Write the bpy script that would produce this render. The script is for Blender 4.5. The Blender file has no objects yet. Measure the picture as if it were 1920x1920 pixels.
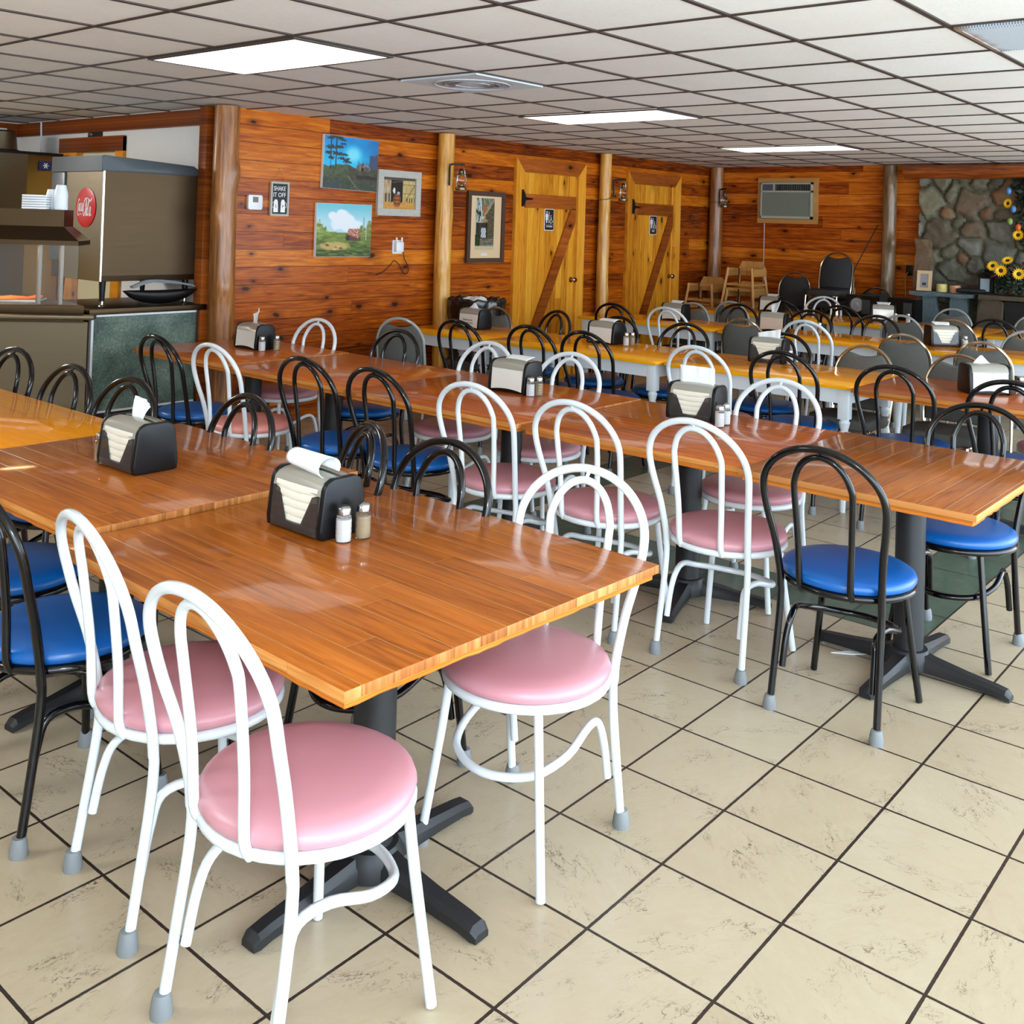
import bpy, bmesh, math, random
from mathutils import Vector, Matrix
PI = math.pi
C = bpy.context.scene.collection
random.seed(7)

# ------------------------------------------------------------------ camera
CH = 1.638; CZ = 2.436
cam_d = bpy.data.cameras.new('camera'); cam = bpy.data.objects.new('camera', cam_d); C.objects.link(cam)
R_ = Vector((0.6459, -0.7627, 0.0317)); U_ = Vector((-0.0357, 0.0113, 0.9993)); F_ = Vector((0.7626, 0.6466, 0.0199))
m = Matrix((R_, U_, -F_)).transposed().to_4x4(); m.translation = (0, 0, CH)
cam.matrix_world = m
cam_d.sensor_width = 36; cam_d.lens = 1920.7 / 1920 * 36
cam_d.shift_x = (960 - 949.9) / 1920; cam_d.shift_y = (379.6 - 960) / 1920
cam_d.clip_start = .05
bpy.context.scene.camera = cam

# ------------------------------------------------------------------ world, lights, exposure
w = bpy.data.worlds.new('world'); bpy.context.scene.world = w; w.use_nodes = True
w.node_tree.nodes['Background'].inputs[0].default_value = (.72, .87, 1, 1)
w.node_tree.nodes['Background'].inputs[1].default_value = 7.2
vs = bpy.context.scene.view_settings
vs.view_transform = 'Standard'; vs.look = 'None'; vs.gamma = 1; vs.use_curve_mapping = False
vs.exposure = 0.07

def area(name, loc, target, size, power, col=(1, 1, 1), spread=None):
    d = bpy.data.lights.new(name, 'AREA'); d.shape = 'DISK'; d.size = size; d.energy = power; d.color = col
    if spread: d.spread = spread
    o = bpy.data.objects.new(name, d); C.objects.link(o); o.location = loc
    o.rotation_euler = (Vector(target) - Vector(loc)).to_track_quat('-Z', 'Y').to_euler()
    return o
# the photographer's flash: one direct head just beside the camera, one turned to the ceiling for bounce
area('flash_direct', (-.10, .02, 1.88), (5.0, 5.0, 2.1), .30, 17, (.93, .98, 1.0), spread=1.75)
area('flash_bounce', (-.35, -.15, 1.55), (.1, 0, 2.44), .35, 17, (.9, .97, 1.0))
# added out-of-view fill lamps: over the kitchen, and behind the camera on the left
area('kitchen_fill_lamp', (1.9, 8.6, 2.40), (2.6, 8.2, 0), .9, 90, (1, .98, .95))
area('rear_fill_lamp', (-.5, 4.0, 2.40), (-.1, 4.0, 0), .9, 50, (.97, .99, 1))

# ------------------------------------------------------------------ helpers: materials
def srgb(r, g, b):
    f = lambda c: (c / 255 / 12.92) if c / 255 <= .04045 else ((c / 255 + .055) / 1.055) ** 2.4
    return (f(r), f(g), f(b), 1)

class Mat:
    def __init__(s, name, **kw):
        s.m = bpy.data.materials.new(name); s.m.use_nodes = True; s.t = s.m.node_tree; s.b = s.t.nodes['Principled BSDF']
        for k, v in kw.items(): s.set(k, v)
    def set(s, k, v):
        k = {'col': 'Base Color', 'rough': 'Roughness', 'metal': 'Metallic', 'coat': 'Coat Weight', 'coatr': 'Coat Roughness',
             'trans': 'Transmission Weight', 'ior': 'IOR', 'em': 'Emission Color', 'ems': 'Emission Strength', 'alpha': 'Alpha',
             'spec': 'Specular IOR Level', 'sheen': 'Sheen Weight', 'sub': 'Subsurface Weight'}.get(k, k)
        s.link(v, s.b.inputs[k])
    def link(s, v, sock):
        if isinstance(v, bpy.types.NodeSocket): s.t.links.new(v, sock)
        else: sock.default_value = v
    def n(s, typ, **ins):
        nd = s.t.nodes.new(typ)
        for k, v in ins.items():
            if k.startswith('_'): setattr(nd, k[1:], v)
            else: s.link(v, nd.inputs[k] if not k.startswith('i') or not k[1:].isdigit() else nd.inputs[int(k[1:])])
        return nd
    def ma(s, op, a, b=0.0, c=0.0):
        nd = s.t.nodes.new('ShaderNodeMath'); nd.operation = op
        s.link(a, nd.inputs[0]); s.link(b, nd.inputs[1]); s.link(c, nd.inputs[2]); return nd.outputs[0]
    def mix(s, f, a, b, typ='MIX'):
        nd = s.t.nodes.new('ShaderNodeMix'); nd.data_type = 'RGBA'; nd.blend_type = typ
        s.link(f, nd.inputs[0]); s.link(a, nd.inputs[6]); s.link(b, nd.inputs[7]); return nd.outputs[2]
    def ramp(s, f, stops):
        nd = s.t.nodes.new('ShaderNodeValToRGB'); s.link(f, nd.inputs[0]); e = nd.color_ramp.elements
        e[0].position, e[0].color = stops[0]; e[1].position, e[1].color = stops[-1]
        for p, c in stops[1:-1]: x = e.new(p); x.color = c
        return nd.outputs[0]
    def pos(s, kind='world'):
        if kind == 'world': return s.n('ShaderNodeNewGeometry').outputs['Position']
        return s.n('ShaderNodeTexCoord').outputs['Object']
    def xyz(s, v):
        nd = s.n('ShaderNodeSeparateXYZ', i0=v); return nd.outputs[0], nd.outputs[1], nd.outputs[2]
    def comb(s, x, y, z):
        return s.n('ShaderNodeCombineXYZ', i0=x, i1=y, i2=z).outputs[0]
    def noise(s, v, scale=5, det=3, rough=.5, dist=0):
        return s.n('ShaderNodeTexNoise', Vector=v, Scale=scale, Detail=det, Roughness=rough, Distortion=dist).outputs['Fac']
    def white(s, v):
        nd = s.n('ShaderNodeTexWhiteNoise', _noise_dimensions='3D', Vector=v); return nd.outputs['Value']
    def bump(s, h, st=.3, d=.01):
        nd = s.n('ShaderNodeBump', Height=h, Strength=st, Distance=d); s.link(nd.outputs[0], s.b.inputs['Normal'])

def simple(name, col, rough=.5, metal=0, **kw):
    return Mat(name, col=col if len(col) == 4 else (*col, 1), rough=rough, metal=metal, **kw).m

# --- planked wood: axis a runs along the board, axis b across boards
def planks(name, a, b, width, off, cols, board=1.6, var=.62, rough=.35, coat=.3, seam=.004, seamcol=(.02, .006, .001, 1), kind='world',
           knots=0.0, seamdark=.85, grain=1.0, coatr=.1, sm=False, bumpst=.4, c=None):
    M = Mat(name, rough=rough, coat=coat * .7, coatr=coatr, spec=.1)
    P = M.pos(kind); X = M.xyz(P)
    A, B = X['xyz'.index(a)], X['xyz'.index(b)]
    t = M.ma('DIVIDE', M.ma('SUBTRACT', B, off), width)
    idx = M.ma('FLOOR', t); fr = M.ma('FRACT', t)
    r1 = M.white(M.comb(idx, 3.1, 7.7))
    ua = M.ma('ADD', M.ma('DIVIDE', A, board), M.ma('MULTIPLY', r1, 7.3))
    jd = M.ma('FLOOR', ua); fj = M.ma('FRACT', ua)
    r2 = M.white(M.comb(idx, jd, 1.3)); r3 = M.white(M.comb(idx, jd, 9.9))
    # grain
    gv = M.comb(M.ma('MULTIPLY', A, 1.1), M.ma('ADD', M.ma('MULTIPLY', B, 16), M.ma('MULTIPLY', r3, 37)), M.ma('MULTIPLY', r2, 11))
    g = M.noise(gv, 2.2, 4, .6, 1.2)
    gv2 = M.comb(M.ma('MULTIPLY', A, 4), M.ma('ADD', M.ma('MULTIPLY', B, 160), M.ma('MULTIPLY', r2, 51)), r3)
    g2 = M.noise(gv2, 1.6, 3, .6)
    f = M.ma('ADD', M.ma('ADD', M.ma('MULTIPLY', r2, var), (.62 - var) * .5), M.ma('MULTIPLY', M.ma('SUBTRACT', g, .5), 1.5 * grain))
    f = M.ma('ADD', M.ma('ADD', f, M.ma('MULTIPLY', M.ma('SUBTRACT', g2, .5), .35 * grain)), .16)
    col = M.ramp(f, [(i / (len(cols) - 1), cc) for i, cc in enumerate(cols)])
    if knots:
        kv = M.comb(M.ma('MULTIPLY', A, 2.4), M.ma('MULTIPLY', B, 5.2), 0.0)
        kv2 = M.n('ShaderNodeVectorMath', _operation='ADD', i0=kv, i1=M.comb(0.0, M.ma('MULTIPLY', M.noise(P, 9, 2), .25), 0.0)).outputs[0]
        vo = M.n('ShaderNodeTexVoronoi', _feature='F1', _voronoi_dimensions='2D', Vector=kv2, Scale=1.0)
        vr = M.xyz(vo.outputs['Color'])[0]
        gate = M.ma('LESS_THAN', vr, knots)
        sz = M.ma('ADD', .045, M.ma('MULTIPLY', M.xyz(vo.outputs['Color'])[1], .08))
        k = M.ma('MULTIPLY', gate, M.ma('SUBTRACT', 1.0, M.ma('SMOOTH_MIN', M.ma('DIVIDE', vo.outputs['Distance'], sz), 1.0, .3)))
        halo = M.ma('MULTIPLY', gate, M.ma('MAXIMUM', M.ma('SUBTRACT', 1.0, M.ma('DIVIDE', vo.outputs['Distance'], M.ma('MULTIPLY', sz, 3.2))), 0.0))
        col = M.mix(M.ma('MULTIPLY', halo, .75), col, cols[0])
        col = M.mix(M.ma('MINIMUM', M.ma('MULTIPLY', M.ma('MAXIMUM', k, 0.0), 2.2), .93), col, (.022, .006, .003, 1))
    # seams
    e = M.ma('MINIMUM', fr, M.ma('SUBTRACT', 1.0, fr)); e = M.ma('MULTIPLY', e, width)
    s1 = M.ma('SUBTRACT', 1.0, M.ma('MINIMUM', M.ma('DIVIDE', e, seam), 1.0))
    e2 = M.ma('MULTIPLY', M.ma('MINIMUM', fj, M.ma('SUBTRACT', 1.0, fj)), board)
    s2 = M.ma('SUBTRACT', 1.0, M.ma('MINIMUM', M.ma('DIVIDE', e2, seam * .6), 1.0))
    s = M.ma('MAXIMUM', s1, M.ma('MULTIPLY', s2, .8))
    col = M.mix(M.ma('MULTIPLY', s, seamdark), col, seamcol)
    M.set('col', col)
    h = M.ma('SUBTRACT', M.ma('MULTIPLY', g2, .08), s)
    if kind == 'object': h = M.ma('ADD', h, M.ma('MULTIPLY', M.noise(M.comb(M.ma('MULTIPLY', A, 3), M.ma('MULTIPLY', B, 30), r2), 2, 2), .5))
    M.bump(h, bumpst, .003)
    return M.m

S = srgb
pine = [S(82, 28, 3), S(150, 66, 6), S(190, 98, 14), S(216, 130, 30)]
pine_dark = [S(96, 34, 6), S(164, 72, 12), S(206, 106, 24), S(228, 136, 40)]
oak = [S(104, 48, 8), S(150, 78, 18), S(172, 94, 26), S(194, 116, 42)]
oak_red = [S(122, 48, 8), S(164, 74, 16), S(186, 92, 24), S(204, 112, 38)]
MT = {}
MT['wall_y'] = planks('pine_boards_long_wall', 'x', 'z', .1372, .0, pine, board=6.3, var=.8, knots=.5, rough=.42, coat=.35, coatr=.22, seam=.0055)
MT['wall_x'] = planks('pine_boards_back_wall', 'y', 'z', .1372, .05, pine_dark, board=5.3, var=.8, knots=.45, rough=.42, coat=.35, coatr=.22, seam=.006)
MT['door_boards'] = planks('knotty_pine_door_boards', 'z', 'x', .1, .02, [S(150, 84, 14), S(206, 130, 30), S(226, 156, 44), S(238, 176, 64)], board=3, knots=.42, rough=.4, seam=.003, seamcol=(.12, .045, .008, 1), seamdark=.7)
MT['casing'] = planks('pine_casing', 'z', 'x', .6, .1, [S(170, 98, 20), S(212, 136, 34), S(230, 158, 50), S(236, 170, 66)], board=4, knots=.3, rough=.4, seam=.001)
MT['brace'] = planks('reddish_brace_board', 'x', 'z', .6, .1, [S(96, 42, 10), S(134, 66, 18), S(156, 80, 26), S(176, 96, 36)], board=4, knots=.2, rough=.4, seam=.001)
MT['oak_y'] = planks('oak_flooring_top_long', 'y', 'x', .083, .01, oak, board=.9, kind='object', var=.28, rough=.28, coat=.6, coatr=.07, seam=.0022, seamcol=S(222, 158, 92), seamdark=.55, bumpst=.55)
MT['oak_x'] = planks('oak_flooring_top_cross', 'x', 'y', .083, .01, oak, board=1.4, kind='object', var=.28, rough=.28, coat=.6, coatr=.07, seam=.0022, seamcol=S(225, 165, 100), seamdark=.55, bumpst=.9)
MT['oakr_y'] = planks('reddish_oak_flooring_top', 'y', 'x', .057, .01, oak_red, board=.9, kind='object', var=.28, rough=.28, coat=.6, coatr=.07, seam=.0032, seamcol=S(70, 28, 10), seamdark=.8, bumpst=1.0)
MT['oakr2_y'] = planks('orange_oak_flooring_top', 'y', 'x', .057, .01, [S(142, 64, 18), S(176, 88, 26), S(194, 102, 36), S(208, 122, 52)], board=.9, kind='object', var=.28, rough=.28, coat=.6, coatr=.07, seam=.0018, seamcol=S(120, 56, 18), seamdark=.5, bumpst=.7)
MT['endgrain'] = planks('end_grain_edge', 'z', 'x', .083, .01, [S(128, 74, 34), S(160, 98, 48), S(186, 124, 68), S(206, 150, 92)], board=.4, kind='object', rough=.5, coat=.2, seam=.003, seamcol=S(96, 50, 18), seamdark=.5)
MT['endgrain_y'] = planks('side_edge', 'y', 'z', .3, .01, [S(148, 86, 34), S(178, 108, 46), S(200, 134, 68), S(216, 158, 94)], board=.9, kind='object', rough=.5, coat=.2, seam=.001)
MT['plywood'] = planks('orange_plywood_underlay', 'x', 'z', .006, .01, [S(160, 84, 24), S(196, 108, 34), S(208, 122, 46), S(216, 136, 62)], board=2, kind='object', rough=.6, coat=0, seam=.0012, seamcol=S(110, 56, 16), seamdark=.5)
MT['yellow_top'] = planks('yellow_varnished_top', 'y', 'x', .45, .22, [S(222, 132, 0), S(240, 152, 4), S(246, 166, 10), S(250, 178, 22)], board=3, kind='object', rough=.25, coat=.55, coatr=.04, seam=.0008, seamcol=S(170, 100, 20), grain=.55, bumpst=.1)

def painted(name, col, rough=.3, coat=.5, nz=.04, **kw):
    M = Mat(name, rough=rough, coat=coat, coatr=.12, **kw)
    n = M.noise(M.pos('object'), 14, 3)
    M.set('col', M.mix(M.ma('MULTIPLY', n, nz * 4), col, tuple(c * .6 for c in col[:3]) + (1,)))
    M.bump(M.noise(M.pos('object'), 60, 2), .05, .001)
    return M.m
MT['white_tube'] = painted('white_painted_steel', S(216, 223, 228), .28, .6, .02)
MT['black_tube'] = painted('black_painted_steel', S(7, 6, 8), .13, .2, .05, spec=.4)
MT['cast'] = painted('black_cast_iron', S(19, 20, 23), .55, .1, .1)
MT['rubber'] = painted('grey_rubber', S(128, 132, 134), .6, .1, .15)
MT['white_wood'] = painted('white_painted_wood', S(220, 227, 232), .4, .3, .02)
def vinyl(name, col, rough=.36):
    M = Mat(name, rough=rough, coat=.15, coatr=.3)
    n = M.noise(M.pos('object'), 7, 3)
    M.set('col', M.mix(M.ma('MULTIPLY', n, .35), col, tuple(c * .72 for c in col[:3]) + (1,)))
    M.bump(M.noise(M.pos('object'), 420, 2), .12, .0006)
    return M.m
MT['pink'] = vinyl('pink_vinyl', S(200, 140, 150))
MT['blue'] = vinyl('blue_vinyl', S(0, 90, 168), .34)
MT['salmon'] = vinyl('salmon_vinyl', S(232, 150, 140))
def fabric(name, col):
    M = Mat(name, rough=.9, spec=.15)
    n = M.noise(M.pos('object'), 260, 2)
    M.set('col', M.mix(n, tuple(c * .45 for c in col[:3]) + (1,), tuple(min(1, c * 1.5) for c in col[:3]) + (1,)))
    M.bump(n, .3, .002); return M.m
MT['grey_fabric'] = fabric('grey_tweed', S(96, 96, 92))
MT['dark_fabric'] = fabric('charcoal_tweed', S(58, 58, 58))
MT['chrome'] = simple('bronze_chrome', S(176, 160, 140), .16, 1)
MT['greyframe'] = painted('grey_enamel_tube', S(150, 156, 156), .3, .5, .04)
def steel(name, col, rough=.32, axis='z', warm=None):
    M = Mat(name, metal=1.0, rough=rough)
    P = M.pos('world'); x, y, z = M.xyz(P)
    v = M.comb(M.ma('MULTIPLY', x, 2), M.ma('MULTIPLY', y, 2), M.ma('MULTIPLY', z, 150)) if axis == 'z' else M.comb(M.ma('MULTIPLY', x, 150), M.ma('MULTIPLY', y, 150), M.ma('MULTIPLY', z, 2))
    n = M.noise(v, 1.5, 3)
    M.set('col', M.mix(n, tuple(c * .82 for c in col[:3]) + (1,), col))
    M.set('rough', M.ma('ADD', rough - .08, M.ma('MULTIPLY', n, .2)))
    return M.m
MT['steel'] = steel('brushed_stainless', S(124, 112, 92), .36)
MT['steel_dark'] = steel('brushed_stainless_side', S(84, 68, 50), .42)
MT['steel_gold_reflection'] = steel('stainless_gold_reflection', S(168, 142, 84), .36)  # stainless with a gold reflection painted into its base colour
MT['black_plastic'] = painted('black_plastic', S(12, 12, 14), .38, 0, .1, spec=.3)
MT['charcoal'] = painted('charcoal_plastic', S(56, 64, 70), .5, .1, .05)
MT['black_gloss'] = simple('gloss_black', S(10, 10, 12), .1)
MT['paper'] = painted('napkin_paper', S(236, 240, 242), .85, 0, .015)
MT['paper_cream'] = painted('kraft_napkins', S(226, 222, 206), .85, 0, .05)
MT['paper_pink'] = painted('tinted_card', S(206, 184, 164), .7, 0, .1)
MT['card'] = painted('advert_card', S(222, 220, 212), .35, .4, .03)
MT['greytop'] = painted('grey_metal_top', S(150, 146, 134), .28, .6, .04)
MT['white'] = painted('white_plastic', S(232, 234, 236), .4, .2, .01)
MT['foam'] = painted('white_foam', S(236, 240, 244), .6, .1, .01)
MT['lid'] = simple('shaker_chrome', S(190, 190, 186), .2, 1)
MT['guard'] = simple('satin_steel_post', S(120, 112, 104), .4, 1)
MT['salt'] = painted('salt', S(240, 240, 240), .9, 0, .02)
MT['pepper'] = painted('ground_pepper', S(206, 182, 146), .9, 0, .3)
g_ = Mat('clear_glass', col=(1, 1, 1, 1), rough=.03, trans=1.0, ior=1.45); MT['glass'] = g_.m
g_ = Mat('smoked_plastic', col=S(58, 54, 52), rough=.08, alpha=.8); MT['smoke'] = g_.m
MT['dark_wood'] = simple('dark_brown_wood', S(70, 44, 26), .6)
MT['red'] = simple('red_enamel', S(200, 8, 18), .3, coat=.08, spec=.25)
MT['white_ink'] = simple('white_ink', S(238, 238, 236), .5)
MT['grey_ink'] = simple('grey_ink', S(150, 152, 156), .6)
MT['black_ink'] = simple('black_ink', S(14, 14, 14), .5)
MT['blue_ink'] = simple('blue_ink', S(34, 44, 110), .4)
MT['wall_white'] = painted('white_wall_paint', S(222, 220, 216), .8, 0, .03)
MT['dull_wall'] = painted('plain_wall_paint', S(150, 112, 76), .8, 0, .04)
MT['cream'] = simple('cream_door', S(216, 206, 168), .5)
MT['twine'] = simple('twine', S(222, 142, 76), .8)
MT['yellow'] = simple('yellow_label', S(240, 180, 10), .5)
MT['petal'] = simple('sunflower_yellow', S(250, 196, 10), .6)
MT['seedhead'] = simple('seed_brown', S(40, 20, 14), .8)
MT['leaf'] = simple('dark_green_leaves', S(26, 44, 28), .6)
MT['maroon'] = simple('maroon_leaves', S(66, 16, 20), .6)
MT['egg_blue'] = simple('blue_egg', S(70, 130, 190), .4)
MT['egg_green'] = simple('green_egg', S(130, 160, 80), .4)
MT['egg_orange'] = simple('orange_egg', S(206, 96, 40), .4)
MT['tan_wood'] = planks('light_beech', 'z', 'x', .3, .07, [S(176, 122, 64), S(200, 148, 84), S(214, 164, 100), S(224, 180, 120)], board=3, kind='object', rough=.4, seam=.001, grain=.6)
MT['tan_frame'] = simple('tan_frame', S(222, 190, 148), .5)
MT['strap'] = simple('black_webbing', S(18, 18, 18), .8)
MT['candle_y'] = simple('yellow_candle', S(216, 200, 130), .4, sub=.1)
MT['candle_p'] = simple('peach_candle', S(206, 150, 116), .3)
MT['bag'] = Mat('black_bin_bag', col=S(16, 16, 18), rough=.25, coat=.3).m
MT['bin'] = painted('grey_black_bin', S(52, 54, 60), .5, .1, .05)
MT['cord_y'] = simple('yellow_cord', S(196, 150, 50), .6)
MT['cord_w'] = simple('white_cord', S(206, 200, 190), .5)
MT['cord_k'] = simple('black_cord', S(26, 18, 14), .6)

def stone_like(name, c1, c2, sc=6):
    M = Mat(name, rough=.75)
    n = M.noise(M.pos(), sc, 6, .65); n2 = M.noise(M.pos(), sc * 5, 4, .6)
    M.set('col', M.mix(n2, M.mix(n, c1, c2), tuple(c * .5 for c in c1[:3]) + (1,)))
    M.bump(n2, .6, .01); return M.m
MT['slate'] = stone_like('blue_slate', S(92, 112, 118), S(120, 134, 138), 7)
MT['brown_stone'] = stone_like('brown_field_stone', S(96, 78, 56), S(70, 62, 50), 5)
MT['laminate'] = None
M = Mat('green_marbled_laminate', rough=.4, coat=.2)
n1 = M.noise(M.pos(), 5, 3, .5); n2 = M.noise(M.pos(), 55, 6, .8)
M.set('col', M.ramp(M.ma('ADD', M.ma('MULTIPLY', n1, .45), M.ma('MULTIPLY', n2, .6)), [(.32, S(22, 34, 30)), (.46, S(62, 82, 72)), (.58, S(98, 118, 104)), (.72, S(148, 158, 138))]))
MT['laminate'] = M.m

def logmat(name, c):
    M = Mat(name, rough=.4, coat=.35, coatr=.22)
    P = M.pos('object'); x, y, z = M.xyz(P)
    v = M.comb(M.ma('MULTIPLY', x, 30), M.ma('MULTIPLY', y, 30), M.ma('MULTIPLY', z, 2.5))
    n = M.noise(v, 1.2, 4, .6, .6)
    col = M.ramp(n, [(.25, c[0]), (.45, c[1]), (.6, c[2]), (.8, c[3])])
    vo = M.n('ShaderNodeTexVoronoi', _feature='F1', Vector=M.comb(M.ma('MULTIPLY', x, 3.5), M.ma('MULTIPLY', y, 3.5), M.ma('MULTIPLY', z, 1.6)), Scale=1.0)
    gate = M.ma('LESS_THAN', M.xyz(vo.outputs['Color'])[0], .6)
    k = M.ma('MULTIPLY', gate, M.ma('MAXIMUM', M.ma('SUBTRACT', 1.0, M.ma('DIVIDE', vo.outputs['Distance'], .16)), 0.0))
    col = M.mix(M.ma('MINIMUM', M.ma('MULTIPLY', k, 2.5), .9), col, S(52, 26, 14))
    M.set('col', col); M.bump(n, .5, .006); return M.m
MT['log_gold'] = logmat('peeled_log_golden', [S(158, 96, 22), S(204, 142, 50), S(222, 166, 74), S(232, 184, 100)])
MT['log_brown'] = logmat('peeled_log_brown', [S(92, 50, 18), S(138, 84, 36), S(166, 108, 54), S(186, 132, 78)])
MT['log_red'] = logmat('reddish_log_beam', [S(84, 34, 8), S(130, 60, 14), S(158, 80, 24), S(180, 104, 42)])
MT['log_dark'] = logmat('peeled_log_grey_brown', [S(74, 50, 28), S(112, 84, 54), S(138, 108, 74), S(160, 132, 98)])

# floor tiles
M = Mat('beige_floor_tiles', rough=.33)
P = M.pos(); x, y, z = M.xyz(P); T = .33; FX, FY = 2.662, 1.712
tx = M.ma('DIVIDE', M.ma('SUBTRACT', x, FX), T); ty = M.ma('DIVIDE', M.ma('SUBTRACT', y, FY), T)
ix, iy = M.ma('FLOOR', tx), M.ma('FLOOR', ty); fx, fy = M.ma('FRACT', tx), M.ma('FRACT', ty)
ex = M.ma('MINIMUM', fx, M.ma('SUBTRACT', 1.0, fx)); ey = M.ma('MINIMUM', fy, M.ma('SUBTRACT', 1.0, fy))
e = M.ma('ADD', M.ma('MINIMUM', ex, ey), M.ma('MULTIPLY', M.ma('SUBTRACT', M.noise(P, 60, 2), .5), .006))
grout = M.ma('LESS_THAN', e, .0125)
r1 = M.white(M.comb(ix, iy, .5)); r2 = M.white(M.comb(ix, iy, 4.5))
ang = M.n('ShaderNodeVectorRotate', _rotation_type='Z_AXIS', Vector=M.comb(M.ma('ADD', x, M.ma('MULTIPLY', r1, 31)), M.ma('ADD', y, M.ma('MULTIPLY', r2, 17)), 0.0), Angle=M.ma('MULTIPLY', r1, 6.28)).outputs[0]
q = M.n('ShaderNodeVectorMath', _operation='MULTIPLY', i0=ang, i1=(1.0, 2.1, 1.0)).outputs[0]
warp = M.n('ShaderNodeTexNoise', Vector=q, Scale=9.0, Detail=4.0).outputs['Color']
qq = M.n('ShaderNodeVectorMath', _operation='ADD', i0=q, i1=M.n('ShaderNodeVectorMath', _operation='SCALE', i0=warp, Scale=.16).outputs[0]).outputs[0]
v1 = M.noise(qq, 4.5, 5, .62)
vein = M.ma('SUBTRACT', 1.0, M.ma('MINIMUM', M.ma('DIVIDE', M.ma('ABSOLUTE', M.ma('SUBTRACT', v1, .5)), .007), 1.0))
vein2 = M.ma('SUBTRACT', 1.0, M.ma('MINIMUM', M.ma('DIVIDE', M.ma('ABSOLUTE', M.ma('SUBTRACT', M.noise(qq, 8, 5, .65), .54)), .007), 1.0))
gate = M.ma('MULTIPLY', M.ma('MAXIMUM', M.ma('SUBTRACT', M.noise(q, 5, 3), .5), 0.0), 7.5)
gate = M.ma('MINIMUM', gate, 1.0)
ve = M.n('ShaderNodeTexVoronoi', _feature='DISTANCE_TO_EDGE', Vector=qq, Scale=7.5)
crack = M.ma('SUBTRACT', 1.0, M.ma('MINIMUM', M.ma('DIVIDE', ve.outputs['Distance'], M.ma('MINIMUM', M.ma('MAXIMUM', M.ma('MULTIPLY', M.ma('SUBTRACT', M.noise(qq, 12, 3), .42), .09), .0006), .009)), 1.0))
vv = M.ma('MULTIPLY', M.ma('MAXIMUM', M.ma('MAXIMUM', vein, crack), M.ma('MULTIPLY', vein2, .75)), gate)
base = M.mix(M.noise(P, 2.3, 3), S(176, 160, 134), S(200, 186, 160))
base = M.mix(M.ma('MULTIPLY', M.noise(qq, 16, 5, .75), .9), base, S(166, 146, 116))
base = M.mix(M.ma('MULTIPLY', r2, .18), base, S(216, 208, 188))
beige = M.mix(vv, base, S(66, 48, 32))
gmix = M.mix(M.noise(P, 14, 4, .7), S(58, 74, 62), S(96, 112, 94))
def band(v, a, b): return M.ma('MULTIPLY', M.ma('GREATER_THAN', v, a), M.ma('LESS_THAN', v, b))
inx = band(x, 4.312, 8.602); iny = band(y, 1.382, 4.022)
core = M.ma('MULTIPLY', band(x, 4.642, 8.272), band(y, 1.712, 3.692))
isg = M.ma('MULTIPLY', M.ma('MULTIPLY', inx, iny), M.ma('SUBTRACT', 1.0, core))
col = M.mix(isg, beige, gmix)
col = M.mix(grout, col, M.mix(M.noise(P, 120, 2), S(34, 26, 22), S(62, 48, 40)))
M.set('col', col); M.set('rough', M.ma('ADD', .22, M.ma('MULTIPLY', M.noise(P, 8, 3), .25)))
M.bump(M.ma('SUBTRACT', M.ma('MULTIPLY', v1, .15), grout), .35, .003)
MT['floor'] = M.m

# ceiling tiles
CX, CY, CT = 2.8494, 3.6926, .6096
M = Mat('mineral_fibre_ceiling', rough=.95, spec=.1)
P = M.pos(); x, y, z = M.xyz(P)
ix = M.ma('FLOOR', M.ma('DIVIDE', M.ma('SUBTRACT', x, CX), CT)); iy = M.ma('FLOOR', M.ma('DIVIDE', M.ma('SUBTRACT', y, CY), CT))
r1 = M.white(M.comb(ix, iy, .5)); 
n = M.noise(M.comb(M.ma('MULTIPLY', x, 1.0), M.ma('MULTIPLY', y, 3.0), r1), 26, 5, .75)
n2 = M.noise(M.comb(x, y, M.ma('MULTIPLY', r1, 9)), 3.2, 3)
c1 = M.mix(n, S(222, 221, 217), S(248, 247, 244))
c1 = M.mix(M.ma('MULTIPLY', r1, .25), c1, S(198, 188, 172))
c1 = M.mix(M.ma('MULTIPLY', n2, .25), c1, S(190, 180, 166))
M.set('col', c1); M.bump(n, .35, .004)
MT['ceiling'] = M.m
MT['tbar'] = simple('dark_ceiling_grid', S(58, 46, 42), .5)
MT['diffuser'] = Mat('lit_diffuser', col=(1, 1, 1, 1), em=(1, .97, .91, 1), ems=1.7).m

# ------------------------------------------------------------------ helpers: geometry
def obj(name, bm, mat, parent=None, smooth=True, angle=40, loc=None, mats=None):
    me = bpy.data.meshes.new(name); bmesh.ops.recalc_face_normals(bm, faces=bm.faces); bm.to_mesh(me); bm.free()
    for mm in (mats or [mat]): me.materials.append(mm)
    if smooth:
        me.shade_smooth()
        try: me.set_sharp_from_angle(angle=math.radians(angle))
        except Exception: pass
    o = bpy.data.objects.new(name, me); C.objects.link(o)
    if parent: o.parent = parent
    if loc: o.location = loc
    return o
def tag(o, label=None, cat=None, group=None, kind=None):
    if label: o['label'] = label
    if cat: o['category'] = cat
    if group: o['group'] = group
    if kind: o['kind'] = kind
    return o
def thing(name, label, cat, loc=(0, 0, 0), rz=0, group=None):
    o = bpy.data.objects.new(name, None); C.objects.link(o); o.location = loc; o.rotation_euler = (0, 0, rz); o.empty_display_size = .1
    return tag(o, label, cat, group)
def struct(name, bm, mat, parent=None, **kw):
    o = obj(name, bm, mat, parent, **kw)
    if not parent: o['kind'] = 'structure'
    return o
def copy_tree(o, parent=None):
    c = o.copy(); C.objects.link(c)
    if parent: c.parent = parent
    for ch in list(o.children): copy_tree(ch, c)
    return c
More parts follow.
